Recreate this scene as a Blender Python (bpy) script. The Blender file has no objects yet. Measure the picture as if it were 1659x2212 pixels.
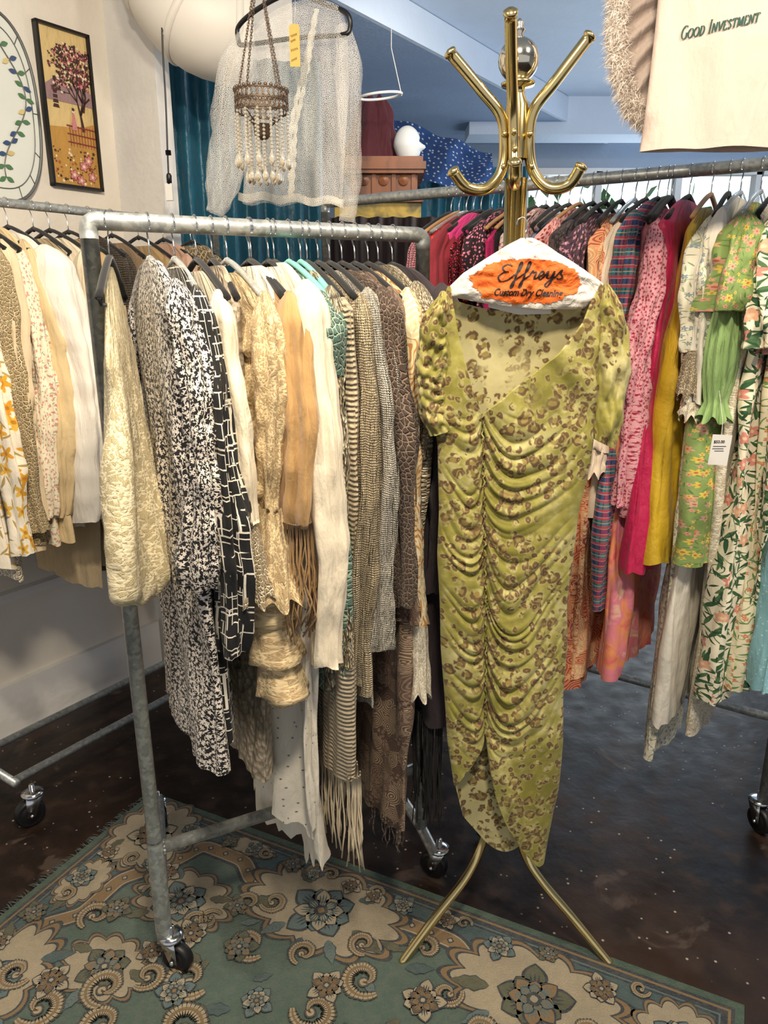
import bpy, math, random
from mathutils import Vector, Matrix, noise
PI=math.pi; sin=math.sin; cos=math.cos
random.seed(4)
C=bpy.context.scene.collection
F=1600.; PT=math.radians(16); CP=cos(PT); SP=sin(PT); H=1.5
def V(*a): return Vector(a)
def ray(px,py):
    u=px-829.5; v=1106-py
    return V(u,F*CP+v*SP,-F*SP+v*CP)
def at(px,py,Y):
    d=ray(px,py); return V(0,0,H)+d*(Y/d.y)
def proj(p):
    d=p-V(0,0,H); f=d.y*CP-d.z*SP; u=d.y*SP+d.z*CP
    return 829.5+F*d.x/f, 1106-F*u/f
def zpix(py,Y): return at(829.5,py,Y).z
def nz(x,y,z): return noise.noise(V(x,y,z))
def lerp(a,b,t): return a+(b-a)*t
def interp(tab,y):
    if y<=tab[0][0]: return tab[0][1]
    for (a,b),(c,d) in zip(tab,tab[1:]):
        if y<=c: return lerp(b,d,(y-a)/(c-a))
    return tab[-1][1]
def smooth_tab(tab,y):
    return (interp(tab,y-12)+2*interp(tab,y)+interp(tab,y+12))/4
# ---------------------------------------------------------------- mesh builder
class MB:
    def __init__(s): s.v=[]; s.f=[]; s.m=[]; s.uv=[]
    def face(s,idx,uv=None,m=0):
        s.f.append(idx); s.m.append(m); s.uv.append(uv or [(s.v[i][0],s.v[i][2]) for i in idx])
    def grid(s,rows,uvs=None,closed=False,m=0):
        b=len(s.v); n=len(rows[0])
        for r in rows: s.v.extend([Vector(p) for p in r])
        for i in range(len(rows)-1):
            for j in range(n if closed else n-1):
                k=(j+1)%n
                idx=[b+i*n+j,b+i*n+k,b+(i+1)*n+k,b+(i+1)*n+j]
                if uvs:
                    if closed: w=[uvs[i][j],uvs[i][j+1],uvs[i+1][j+1],uvs[i+1][j]]
                    else: w=[uvs[i][j],uvs[i][k],uvs[i+1][k],uvs[i+1][j]]
                else: w=None
                s.face(idx,w,m)
    def tube(s,path,r,n=10,m=0,cap=True,sx=1.,sy=1.,up=None):
        path=[Vector(p) for p in path]; N=len(path)
        if not hasattr(r,'__len__'): r=[r]*N
        b=len(s.v); t0=(path[1]-path[0]).normalized()
        ref=up or (V(0,0,1) if abs(t0.z)<.9 else V(0,1,0))
        a=t0.cross(ref).normalized(); ln=0; L=[]
        for i,p in enumerate(path):
            if i==0: t=t0
            elif i==N-1: t=(path[-1]-path[-2]).normalized()
            else: t=((path[i+1]-p).normalized()+(p-path[i-1]).normalized()).normalized()
            a=(a-t*a.dot(t)).normalized(); bb=t.cross(a)
            if i: ln+=(p-path[i-1]).length
            L.append(ln)
            for j in range(n):
                q=2*PI*j/n
                s.v.append(p+a*cos(q)*r[i]*sx+bb*sin(q)*r[i]*sy)
        per=2*PI*max(r)
        for i in range(N-1):
            for j in range(n):
                k=(j+1)%n
                s.face([b+i*n+j,b+i*n+k,b+(i+1)*n+k,b+(i+1)*n+j],[(per*j/n,L[i]),(per*(j+1)/n,L[i]),(per*(j+1)/n,L[i+1]),(per*j/n,L[i+1])],m)
        if cap:
            s.face([b+j for j in range(n)],None,m); s.face([b+(N-1)*n+j for j in range(n)],None,m)
    def box(s,c,size,rz=0,m=0,rx=0,ry=0):
        R=Matrix.Rotation(rz,3,'Z')@Matrix.Rotation(ry,3,'Y')@Matrix.Rotation(rx,3,'X'); b=len(s.v); c=Vector(c)
        for x in(-1,1):
            for y in(-1,1):
                for z in(-1,1): s.v.append(c+R@V(x*size[0]/2,y*size[1]/2,z*size[2]/2))
        for q in((0,1,3,2),(4,6,7,5),(0,4,5,1),(2,3,7,6),(0,2,6,4),(1,5,7,3)): s.face([b+i for i in q],None,m)
    def poly(s,pts,m=0):
        b=len(s.v); s.v.extend([Vector(p) for p in pts]); s.face(list(range(b,b+len(pts))),None,m)
    def lathe(s,prof,c=(0,0,0),n=24,m=0,axis=None):
        c=Vector(c); rows=[]
        R=Matrix.Identity(3)
        if axis: R=V(0,0,1).rotation_difference(Vector(axis)).to_matrix()
        for r,z in prof:
            rows.append([c+R@V(r*cos(2*PI*j/n),r*sin(2*PI*j/n),z) for j in range(n)])
        s.grid(rows,None,True,m)
    def sphere(s,c,r,n=14,m=0,sc=(1,1,1)):
        c=Vector(c); rows=[]
        for i in range(n//2+1):
            q=PI*i/(n//2); rr=max(sin(q),1e-3)
            rows.append([c+V(r*rr*cos(2*PI*j/n)*sc[0],r*rr*sin(2*PI*j/n)*sc[1],r*cos(q)*sc[2]) for j in range(n)])
        s.grid(rows,None,True,m)
    def ribbon(s,pts,w,pos,m=0,pen=.6):
        N=len(pts); L=[];R=[]
        for i,(x,y) in enumerate(pts):
            a=pts[max(0,i-1)]; b=pts[min(N-1,i+1)]; dx,dy=b[0]-a[0],b[1]-a[1]; l=math.hypot(dx,dy) or 1
            ww=w*(1-pen+pen*abs(dy/l))/2; nx,ny=-dy/l*ww,dx/l*ww
            L.append(pos(x-nx,y-ny)); R.append(pos(x+nx,y+ny))
        s.grid([L,R],None,False,m)
    def build(s,name,mats,parent=None,smooth=True,world=False):
        off=V(0,0,0)
        if world and parent is not None: off=Vector(parent.location)
        me=bpy.data.meshes.new(name)
        me.from_pydata([tuple(p-off) for p in s.v],[],s.f)
        if not isinstance(mats,(list,tuple)): mats=[mats]
        for q in mats: me.materials.append(q)
        me.polygons.foreach_set('material_index',s.m)
        me.polygons.foreach_set('use_smooth',[smooth]*len(s.f))
        ul=me.uv_layers.new(name='UVMap'); fl_=[]
        for w in s.uv:
            for a in w: fl_.extend((a[0],a[1]))
        ul.data.foreach_set('uv',fl_)
        me.update()
        o=bpy.data.objects.new(name,me); C.objects.link(o)
        if parent is not None: o.parent=parent
        return o
def thing(name,label,cat,loc=(0,0,0),rz=0,group=None):
    o=bpy.data.objects.new(name,None); C.objects.link(o); o.empty_display_size=.05
    o.location=loc; o.rotation_euler=(0,0,rz); o['label']=label; o['category']=cat
    if group: o['group']=group
    return o
def tag(o,label,cat,group=None):
    o['label']=label; o['category']=cat
    if group: o['group']=group
    return o
def struct(name,mb,mat):
    o=mb.build(name,mat,smooth=False); o['kind']='structure'; return o
def text(name,body,size,mat,parent,loc,rot=(PI/2,0,0),shear=0,sx=1,ext=.0004,bold=0):
    cu=bpy.data.curves.new(name+'_c','FONT'); cu.body=body; cu.size=size; cu.shear=shear; cu.extrude=ext; cu.align_x='CENTER'; cu.align_y='CENTER'; cu.offset=bold
    t=bpy.data.objects.new('tmp',cu); C.objects.link(t)
    bpy.context.view_layer.update()
    me=bpy.data.meshes.new_from_object(t); bpy.data.objects.remove(t); me.name=name
    me.materials.clear(); me.materials.append(mat)
    o=bpy.data.objects.new(name,me); C.objects.link(o); o.location=loc; o.rotation_euler=rot; o.scale=(sx,1,1)
    if parent is not None: o.parent=parent
    return o
def spl(pts,n=6):
    pts=[Vector(p) for p in pts]; out=[]; P=[pts[0]]+list(pts)+[pts[-1]]
    for i in range(1,len(P)-2):
        for k in range(n):
            t=k/n; a,b,c,d=P[i-1],P[i],P[i+1],P[i+2]
            out.append(.5*((2*b)+(c-a)*t+(2*a-5*b+4*c-d)*t*t+(3*b-a-3*c+d)*t**3))
    out.append(P[-2]); return out
# ---------------------------------------------------------------- node helpers
def srgb(h):
    h=h.lstrip('#'); c=[int(h[i:i+2],16)/255 for i in(0,2,4)]
    return tuple((x/12.92 if x<=.04045 else ((x+.055)/1.055)**2.4) for x in c)+(1,)
class M:
    def __init__(s,name,rough=.85,metal=0,sheen=0,coord='UV'):
        s.mat=bpy.data.materials.new(name); s.mat.use_nodes=True; s.nt=s.mat.node_tree
        s.b=s.nt.nodes['Principled BSDF']; s.out=s.nt.nodes['Material Output']
        s.b.inputs['Roughness'].default_value=rough; s.b.inputs['Metallic'].default_value=metal
        if sheen: s.b.inputs['Sheen Weight'].default_value=sheen*.5
        tc=s.nt.nodes.new('ShaderNodeTexCoord'); s.co=tc.outputs[coord]; s.h=None
    def node(s,t,props=None,**inp):
        n=s.nt.nodes.new(t)
        for k,v in (props or {}).items(): setattr(n,k,v)
        for k,v in inp.items(): s.put(n.inputs[k.replace('_',' ')],v)
        return n
    def put(s,sock,v):
        if isinstance(v,bpy.types.NodeSocket): s.nt.links.new(v,sock)
        elif isinstance(v,str): sock.default_value=srgb(v)
        else: sock.default_value=v
    def ma(s,op,a,b=None,c=None):
        n=s.nt.nodes.new('ShaderNodeMath'); n.operation=op; s.put(n.inputs[0],a)
        if b is not None: s.put(n.inputs[1],b)
        if c is not None: s.put(n.inputs[2],c)
        return n.outputs[0]
    def mix(s,f,a,b):
        n=s.nt.nodes.new('ShaderNodeMix'); n.data_type='RGBA'
        s.put(n.inputs[0],f); s.put(n.inputs[6],a); s.put(n.inputs[7],b); return n.outputs[2]
    def mapv(s,sc=(1,1,1),loc=(0,0,0),rot=0,vec=None):
        n=s.nt.nodes.new('ShaderNodeMapping'); s.put(n.inputs[0],vec or s.co)
        n.inputs['Location'].default_value=loc; n.inputs['Scale'].default_value=sc; n.inputs['Rotation'].default_value=(0,0,rot)
        return n.outputs[0]
    def noi(s,scale,detail=3,vec=None,dist=0,rough=.5):
        return s.node('ShaderNodeTexNoise',None,Vector=vec or s.co,Scale=scale,Detail=detail,Distortion=dist,Roughness=rough)
    def vor(s,scale,vec=None,feature='F1',rand=1.,dim='2D'):
        return s.node('ShaderNodeTexVoronoi',{'feature':feature,'voronoi_dimensions':dim},Vector=vec or s.co,Scale=scale,Randomness=rand)
    def step(s,x,a,w=.02):
        n=s.node('ShaderNodeMapRange',{'interpolation_type':'SMOOTHSTEP'}); s.put(n.inputs[0],x)
        n.inputs[1].default_value=a-w; n.inputs[2].default_value=a+w; n.inputs[3].default_value=0; n.inputs[4].default_value=1
        return n.outputs[0]
    def ramp(s,f,stops,const=False):
        n=s.nt.nodes.new('ShaderNodeValToRGB'); s.put(n.inputs[0],f); e=n.color_ramp.elements
        if const: n.color_ramp.interpolation='CONSTANT'
        e[0].position=stops[0][0]; e[0].color=srgb(stops[0][1]); e[1].position=stops[1][0]; e[1].color=srgb(stops[1][1])
        for p,c in stops[2:]:
            q=e.new(p); q.color=srgb(c)
        return n.outputs[0]
    def warp(s,amt=.01,scale=30):
        n=s.noi(scale,2); a=s.node('ShaderNodeVectorMath',{'operation':'MULTIPLY_ADD'})
        s.put(a.inputs[0],n.outputs['Color']); a.inputs[1].default_value=(amt,amt,amt); s.put(a.inputs[2],s.co); return a.outputs[0]
    def flower(s,scale,petals=5,r0=.3,amp=.3,off=0.,vec=None,rand=.8):
        v=s.mapv(loc=(off,off*1.7,0),vec=vec); vo=s.vor(scale,v,rand=rand)
        d=s.node('ShaderNodeVectorMath',{'operation':'SUBTRACT'}); s.put(d.inputs[0],v); s.put(d.inputs[1],vo.outputs['Position'])
        sp=s.node('ShaderNodeSeparateXYZ'); s.put(sp.inputs[0],d.outputs[0])
        r=s.ma('MULTIPLY',s.ma('SQRT',s.ma('ADD',s.ma('MULTIPLY',sp.outputs[0],sp.outputs[0]),s.ma('MULTIPLY',sp.outputs[1],sp.outputs[1]))),scale)
        an=s.ma('ARCTAN2',sp.outputs[1],sp.outputs[0])
        cs=s.node('ShaderNodeSeparateColor'); s.put(cs.inputs[0],vo.outputs['Color'])
        a=s.ma('COSINE',s.ma('MULTIPLY_ADD',an,float(petals),s.ma('MULTIPLY',cs.outputs[0],6.28)))
        rad=s.ma('MULTIPLY_ADD',a,r0*amp,r0)
        mask=s.step(s.ma('SUBTRACT',rad,r),0,.03); cen=s.step(s.ma('SUBTRACT',r0*.32,r),0,.03)
        return mask,cen,cs.outputs[1],r
    def leaf(s,scale,off=3.,w=.16,l=.42,vec=None):
        v=s.mapv(loc=(off,off*.7,0),vec=vec); vo=s.vor(scale,v,rand=.9)
        d=s.node('ShaderNodeVectorMath',{'operation':'SUBTRACT'}); s.put(d.inputs[0],v); s.put(d.inputs[1],vo.outputs['Position'])
        cs=s.node('ShaderNodeSeparateColor'); s.put(cs.inputs[0],vo.outputs['Color'])
        ro=s.node('ShaderNodeVectorRotate',{'rotation_type':'Z_AXIS'}); s.put(ro.inputs['Vector'],d.outputs[0]); s.put(ro.inputs['Angle'],s.ma('MULTIPLY',cs.outputs[0],6.28))
        sp=s.node('ShaderNodeSeparateXYZ'); s.put(sp.inputs[0],ro.outputs[0])
        x=s.ma('MULTIPLY',s.ma('ABSOLUTE',sp.outputs[0]),scale/l); y=s.ma('MULTIPLY',s.ma('ABSOLUTE',sp.outputs[1]),scale/w)
        return s.step(s.ma('SUBTRACT',1.,s.ma('ADD',s.ma('MULTIPLY',x,x),y)),0,.08), cs.outputs[1]
    def vines(s,scale,w=.025,off=0.):
        n=s.noi(scale,1,s.mapv(loc=(off,off,0)),.4); return s.ma('SUBTRACT',1.,s.step(s.ma('ABSOLUTE',s.ma('SUBTRACT',n.outputs[0],.5)),w,w*.4))
    def bump(s,h,st=.4,dist=.002):
        n=s.node('ShaderNodeBump',None,Strength=st,Distance=dist,Height=h)
        if s.h: s.put(n.inputs['Normal'],s.h)
        s.h=n.outputs[0]; return s
    def weave(s,scale=900,st=.25):
        w=s.noi(scale*.35,2); s.bump(w.outputs[0],st,.0012); return s
    def wrinkle(s,scale=12,st=.5,d=.018):
        n=s.noi(scale,4,s.mapv(sc=(2.2,.6,1)),.3); s.bump(n.outputs[0],st,d)
        n2=s.noi(26,3,s.mapv(sc=(1,.8,1),rot=.5),.6); s.bump(n2.outputs[0],st*.6,.006); return s
    def col(s,c): s.c=c; return s
    def end(s,alpha=None,vary=.12):
        c=s.c
        if vary:
            n=s.noi(9,3); hs=s.node('ShaderNodeHueSaturation'); s.put(hs.inputs['Color'],c)
            s.put(hs.inputs['Value'],s.ma('MULTIPLY_ADD',n.outputs[0],vary*2,1-vary)); c=hs.outputs[0]
        s.put(s.b.inputs['Base Color'],c)
        if s.h: s.put(s.b.inputs['Normal'],s.h)
        if alpha is not None: s.put(s.b.inputs['Alpha'],alpha)
        return s.mat
def plain(name,c,rough=.85,sheen=.2,wr=.7,vary=.1,coord='UV',metal=0):
    m=M(name,rough,metal,sheen,coord).col(c); m.weave(); m.wrinkle(st=wr) ; return m.end(vary=vary)
def knit(name,c1,c2,scale=130,st=.9,rough=.95,ratio=1.0,vary=.12):
    m=M(name,rough,0,.3)
    w1=m.node('ShaderNodeTexWave',{'wave_type':'BANDS','bands_direction':'X'},Vector=m.warp(.004,60),Scale=scale/6.28*ratio,Distortion=1.5,Detail=1.)
    w2=m.node('ShaderNodeTexWave',{'wave_type':'BANDS','bands_direction':'Y'},Vector=m.warp(.004,60),Scale=scale/6.28,Distortion=2.5,Detail=1.)
    h=m.ma('MULTIPLY',w1.outputs['Fac'],w2.outputs['Fac'])
    h=m.ma('POWER',h,.5)
    m.col(m.mix(h,c2,c1)); m.bump(h,st,.006); m.wrinkle(st=.7); return m.end(vary=vary)
def crochet(name,c1,c2,scale=45,st=1.):
    m=M(name,.95,0,.3); v=m.vor(scale,m.warp(.006,40),'DISTANCE_TO_EDGE'); n=m.noi(160,3)
    e=m.step(m.ma('MULTIPLY_ADD',n.outputs[0],.15,v.outputs['Distance']),.2,.09)
    m.col(m.mix(e,c1,c2)); m.bump(m.ma('SUBTRACT',1.,e),st,.006); m.bump(n.outputs[0],.6,.003)
    return m.end()
def lace(name,c1,c2,scale=28,holes=0):
    m=M(name,.9,0,.2); wv=m.warp(.008,40)
    f,c,r,_=m.flower(scale,6,.34,.4,vec=wv); l,_=m.leaf(scale*1.5,2.2,.14,.5,vec=wv); vi=m.vines(scale*.6,.02)
    net=m.vor(420,None,'DISTANCE_TO_EDGE'); ne=m.ma('SUBTRACT',1.,m.step(net.outputs['Distance'],.18,.08))
    a=m.ma('MAXIMUM',m.ma('MAXIMUM',f,vi),l); a=m.ma('SUBTRACT',a,m.ma('MULTIPLY',c,.6)); 
    n=m.noi(260,3); a2=m.ma('MAXIMUM',m.ma('MULTIPLY',a,m.ma('MULTIPLY_ADD',n.outputs[0],.9,.45)),m.ma('MULTIPLY',ne,.5))
    m.col(m.mix(a2,c2,c1)); m.bump(a2,.7,.002); m.wrinkle(st=.9)
    return m.end(m.ma('MINIMUM',1.,m.ma('MULTIPLY_ADD',a2,holes,1-holes)) if holes else None)
def floral(name,base,layers,leafs=(),rough=.85,bvar=None,wr=.7,vary=.1,vine=None):
    m=M(name,rough,0,.15); c=base if not bvar else m.mix(m.step(m.noi(bvar[1],3).outputs[0],.5,.12),base,bvar[0])
    wv=m.warp(.006,25)
    if vine: c=m.mix(m.vines(vine[1],vine[2]),c,vine[0])
    for (lc,sc,w,l,off) in leafs:
        k,_=m.leaf(sc,off,w,l,vec=wv); c=m.mix(k,c,lc)
    for (pc,cc,sc,pet,r0,amp,off) in layers:
        k,cen,rnd,_=m.flower(sc,pet,r0,amp,off=off,vec=wv)
        if isinstance(pc,(list,tuple)): pcol=m.ramp(rnd,[(i/len(pc),q) for i,q in enumerate(pc)],True)
        else: pcol=pc
        c=m.mix(k,c,pcol)
        if cc: c=m.mix(cen,c,cc)
    m.col(c); m.weave(); m.wrinkle(st=wr); return m.end(vary=vary)
def sequin(name,cols,scale=160,rough=.35,metal=.4,edge='#3a3028'):
    m=M(name,rough,metal); v=m.vor(scale,None); cs=m.node('ShaderNodeSeparateColor'); m.put(cs.inputs[0],v.outputs['Color'])
    c=m.ramp(cs.outputs[0],[(i/len(cols),q) for i,q in enumerate(cols)],True)
    e=m.step(v.outputs['Distance'],.42,.08); m.col(m.mix(e,c,edge)); m.bump(m.ma('SUBTRACT',1.,v.outputs['Distance']),1.,.004); m.wrinkle(14,.6); return m.end()
def paisley(name,base,c1,c2,c3,scale=16,rough=.85,wr=.7):
    m=M(name,rough,0,.1); wv=m.warp(.05,14)
    v=m.vor(scale,wv); d=v.outputs['Distance']
    s1=m.ma('SINE',m.ma('MULTIPLY',d,42.)); k=m.step(s1,.35,.15)
    cs=m.node('ShaderNodeSeparateColor'); m.put(cs.inputs[0],v.outputs['Color'])
    c=m.mix(k,base,m.ramp(cs.outputs[0],[(0,c1),(.4,c2),(.7,c3)],True))
    f,cc,_,_=m.flower(scale*2.5,6,.3,.3,off=3.,vec=wv); c=m.mix(m.ma('MULTIPLY',f,m.step(cs.outputs[1],.5,.05)),c,c2)
    m.col(c); m.weave(); m.wrinkle(st=wr); return m.end()
# ---------------------------------------------------------------- materials
def mk_galv():
    m=M('galvanised_steel',.4,.6,coord='Object'); v=m.vor(110,dim='3D'); cs=m.node('ShaderNodeSeparateColor'); m.put(cs.inputs[0],v.outputs['Color'])
    n=m.noi(40,5); f=m.ma('MULTIPLY_ADD',cs.outputs[0],.5,m.ma('MULTIPLY',n.outputs[0],.5))
    m.col(m.ramp(f,[(.1,'#8c9090'),(.5,'#aaaeac'),(.9,'#cccfca')])); m.bump(n.outputs[0],.15,.001); return m.end(vary=.08)
GALV=mk_galv()
def mk_brass():
    m=M('polished_brass',.16,1.,coord='Object'); n=m.noi(20,3); m.col(m.mix(n.outputs[0],'#e6d49c','#d0b87c')); m.put(m.b.inputs['Roughness'],m.ma('MULTIPLY_ADD',n.outputs[0],.12,.12)); return m.end(vary=0)
BRASS=mk_brass()
SILV=M('silvered_ball',.12,1.,coord='Object').col('#ded8c8').end(vary=.04)
CHROME=M('chrome',.18,1.,coord='Object').col('#c9cccf').end(vary=.05)
RUBBER=M('black_rubber',.45,coord='Object').col('#121214').end(vary=.2)
BLKVEL=plain('black_velvet','#0b0b0d',.95,.4,0,coord='Object')
BLKPL=M('black_plastic',.4,coord='Object').col('#0e0e10').end(vary=.1)
def mk_clear():
    m=M('clear_plastic',.1,coord='Object').col('#eef2f0'); m.b.inputs['Transmission Weight'].default_value=.75; m.b.inputs['IOR'].default_value=1.45; return m.end(vary=0)
CLEAR=mk_clear()
TEALPL=M('teal_plastic',.35,coord='Object').col('#7fc4b8').end(vary=.05)
WOODH=M('hanger_wood',.5,coord='Object').col('#b98a58').end(vary=.2)
def mk_wall(name,c,sp=.12):
    m=M(name,.8,coord='Object'); n=m.noi(3,5); m.col(m.mix(m.ma('MULTIPLY',n.outputs[0],sp*4),c,'#a9a194')); n2=m.noi(40,4); m.bump(n2.outputs[0],.25,.01); return m.end(vary=.05)
WALL=mk_wall('painted_wall','#e3dcd0',.07); WALLW=mk_wall('painted_wall_white','#e2e0dc',.04)
CEIL=mk_wall('ceiling_daylight_tint','#bccbde',.015); SOFF=mk_wall('soffit_paint','#869cba',.015)  # bluish daylight on the ceiling is tinted into its base colour
def mk_floor():
    m=M('stained_concrete',.3,coord='Object'); n=m.noi(2.2,6,dist=.5); n2=m.noi(14,5); n3=m.noi(5,7,dist=.8)
    c=m.ramp(n.outputs[0],[(.3,'#120d0b'),(.5,'#211713'),(.62,'#33241a'),(.75,'#1b1715')])
    c=m.mix(m.step(n2.outputs[0],.6,.12),c,'#35271f'); c=m.mix(m.step(n3.outputs[0],.64,.03),c,'#4a3e36')
    v=m.vor(30,dim='3D'); c=m.mix(m.ma('MULTIPLY',m.ma('SUBTRACT',1.,m.step(v.outputs['Distance'],.09,.04)),m.step(n.outputs[0],.46,.03)),c,'#a39a8c')
    m.col(c); m.put(m.b.inputs['Roughness'],m.ma('MULTIPLY_ADD',n2.outputs[0],.6,.12)); m.b.inputs['Specular IOR Level'].default_value=.3; m.bump(n2.outputs[0],.3,.008); return m.end(vary=.2)
FLOOR=mk_floor()
# ================================================================ SETTING
WD=V(.56,.83,0).normalized(); WN=V(WD.y,-WD.x,0); W0=V(-1.36,2.3,0); WA=math.atan2(WD.y,WD.x)
def wl(s,z,out=0): return W0+WD*s+WN*out+V(0,0,z)
mb=MB(); mb.box((0,3,-.05),(12,12,.1)); struct('floor',mb,FLOOR)
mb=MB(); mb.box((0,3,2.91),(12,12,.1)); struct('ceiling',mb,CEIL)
mb=MB()
a=wl(-3.5,0);b=wl(.72,0); c=(a+b)/2
mb.box((c-WN*.06)+V(0,0,1.43),((b-a).length,.12,2.86),WA); struct('wall_left',mb,WALL)
mb=MB(); p=wl(.72+.03,1.43,.04); mb.box(p,(.06,.40,2.86),WA); struct('trim_1',mb,WALLW)
mb=MB(); mb.box((-.98,5.0,1.43),(.12,3.2,2.86)); struct('wall_left_rear',mb,WALLW)
mb=MB(); a=wl(-3.5,0,.012);b=wl(.7,0,.012); c=(a+b)/2; mb.box(c+V(0,0,.1),((b-a).length,.024,.2),WA); mb.box(c+V(0,0,.52),((b-a).length,.05,.03),WA); struct('baseboard_left',mb,WALLW)
mb=MB(); p0=V(-.12,3.71,2.7); a=p0-WD*5; b=p0+WD*3.38; mb.box(((a+b)/2)-WN*1.2+V(0,0,.08),((b-a).length,2.4,.16),WA)
struct('trim_2',mb,SOFF)
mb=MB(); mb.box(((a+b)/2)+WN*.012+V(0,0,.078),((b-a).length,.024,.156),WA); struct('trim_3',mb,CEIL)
mb=MB()
Yb=6.6
mb.box((-1.2,Yb,1.43),(4.6,.12,2.86)); mb.box((2.4,Yb,.45),(2.6,.12,.9)); mb.box((2.4,Yb,2.69),(2.6,.12,.34)); mb.box((4.4,Yb,1.43),(1.4,.12,2.86))
struct('wall_back',mb,mk_wall('back_wall_paint','#95a3b4',.03))
mb=MB()
for x in(1.12,1.75,2.4,3.05,3.68): mb.box((x,Yb-.02,1.7),(.05,.1,1.6))
mb.box((2.4,Yb-.02,2.5),(2.6,.1,.05)); mb.box((2.4,Yb-.02,.92),(2.6,.12,.06)); mb.box((2.4,Yb-.02,2.2),(2.6,.08,.03))
struct('window_1',mb,WALLW)
mb=MB(); mb.box((4.6,2.5,1.43),(.12,8.3,2.86)); struct('wall_right',mb,WALLW)
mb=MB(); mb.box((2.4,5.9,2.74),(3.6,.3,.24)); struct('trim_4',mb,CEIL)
m=M('sky_glow',.9,coord='Object'); n_=m.noi(.8,3); m.col(m.mix(n_.outputs[0],'#cfe6ee','#eef6f6')); m.put(m.b.inputs['Emission Color'],m.c); m.b.inputs['Emission Strength'].default_value=1.5; SKYM=m.end(vary=0)
mb=MB(); mb.box((3.0,9.2,2.0),(9,.1,5)); struct('sky_backdrop',mb,SKYM)  # added glowing sheet standing in for bright sky beyond the window
m=M('outdoor_leaf',.7,coord='Object').col('#5b8a4a').end(vary=.3)
mb=MB()
for i in range(260):
    c=V(1.9+random.gauss(0,.5),7.4+random.random()*.4,2.0+random.gauss(0,.28)); d=V(random.uniform(-1,1),random.uniform(-.4,.4),random.uniform(-1,1)).normalized()*.09; e=V(d.z,.2,-d.x)*.4
    mb.poly([c-d,c+e,c+d,c-e])
mb.tube([V(1.9,7.6,0),V(1.92,7.6,1.2),V(1.85,7.6,2.1)],[.05,.04,.02])
tag(mb.build('bush',m,smooth=False),'green leafy bush outside the far window','bush')
# ================================================================ RUG
RC=V(-.73,2.0,0); RU=V(.9009,-.4340,0); RV=V(-.4340,-.9009,0)
RUGM=[]
def rugmat(n,c):
    m=M(n,.98,0,.3,'Object'); k=m.noi(260,3); k2=m.noi(11,5); k3=m.noi(60,4)
    cc=m.mix(m.ma('MULTIPLY',k.outputs[0],.7),c,m.mix(.5,c,'#000000')); cc=m.mix(m.ma('MULTIPLY',m.step(k3.outputs[0],.52,.14),.6),cc,m.mix(.4,c,'#666355')); cc=m.mix(m.ma('MULTIPLY',k2.outputs[0],.25),cc,'#525a50')
    m.col(cc); m.bump(k.outputs[0],.9,.006); m.bump(k3.outputs[0],.4,.004); return m.end(vary=.2)
rc={'green':'#4f655b','navy':'#252d39','beige':'#b5a68a','tan':'#8f7047','brown':'#634d34','teal':'#3f5a5e','olive':'#5b5c42','dusty':'#5f7678','edge':'#3d594a'}
rk=list(rc); RUGM=[rugmat('rug_'+k,rc[k]) for k in rk]
rug=thing('area_rug','green carved floral area rug with beige scrolls and navy borders','rug',RC)
rmb=MB()
def rp(u,v,l): return RC+RU*u+RV*v+V(0,0,.009+.00011*l)
def rpoly(pts,c,l): rmb.poly([rp(u,v,l) for u,v in pts],rk.index(c))
UW,VW=1.69,1.25
base=MB(); base.box(RC+RU*UW/2+RV*VW/2+V(0,0,.0045),(UW,VW,.009),math.atan2(RU.y,RU.x)); base.build('backing',RUGM[rk.index('edge')],rug,False,True)
def rrect(u0,v0,u1,v1,c,l): rpoly([(u0,v0),(u1,v0),(u1,v1),(u0,v1)],c,l)
for i,(ins,c) in enumerate([(.004,'edge'),(.018,'navy'),(.026,'tan'),(.032,'navy'),(.046,'dusty'),(.050,'navy'),(.056,'teal')]): rrect(ins,ins,UW-ins,VW-ins,c,i+1)
def blob(u,v,r,c,l,n=8,amp=.12,rot=0,su=1,sv=1):
    pts=[]
    for k in range(n*10):
        q=2*PI*k/(n*10); rr=r*(1-amp+amp*abs(cos(n*q/2+rot))*1.6); pts.append((u+rr*cos(q)*su,v+rr*sin(q)*sv))
    rpoly(pts,c,l)
def petal(u,v,a,L,w,c,l):
    pts=[(t/10*L,w*sin(PI*(t/10)**1.4)) for t in range(11)]+[(t/10*L,-w*sin(PI*(t/10)**1.4)) for t in range(9,0,-1)]
    rpoly([(u+x*cos(a)-y*sin(a),v+x*sin(a)+y*cos(a)) for x,y in pts],c,l)
def flowr(u,v,r,l,kind=0,rot=0):
    cs=[('navy','dusty','beige','teal','navy','tan'),('navy','beige','brown','tan','navy','beige'),('navy','olive','tan','dusty','navy','beige')][kind]
    for ring,(R,n,c1,c2,w) in enumerate(((1.05,9,cs[1],cs[4],.26),(.76,8,cs[2],cs[3],.26),(.5,7,cs[3],cs[2],.26))):
        for k in range(n):
            a=rot+2*PI*k/n+ring*.4; Lr=r*R*(.88+.2*sin(k*2.7+rot))
            petal(u,v,a,Lr,r*R*w*1.3,'navy',l); petal(u+r*.02*cos(a),v+r*.02*sin(a),a,Lr*.93,r*R*w,c1,l+1)
            for s in(-.35,0,.35): petal(u+r*.12*cos(a+s),v+r*.12*sin(a+s),a+s*.35,Lr*(.62-.1*abs(s)),r*R*w*.12,c2,l+2)
        l+=3
    blob(u,v,r*.2,cs[4],l,5,.1,rot); blob(u,v,r*.1,cs[5],l+1,4,.1,rot)
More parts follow.
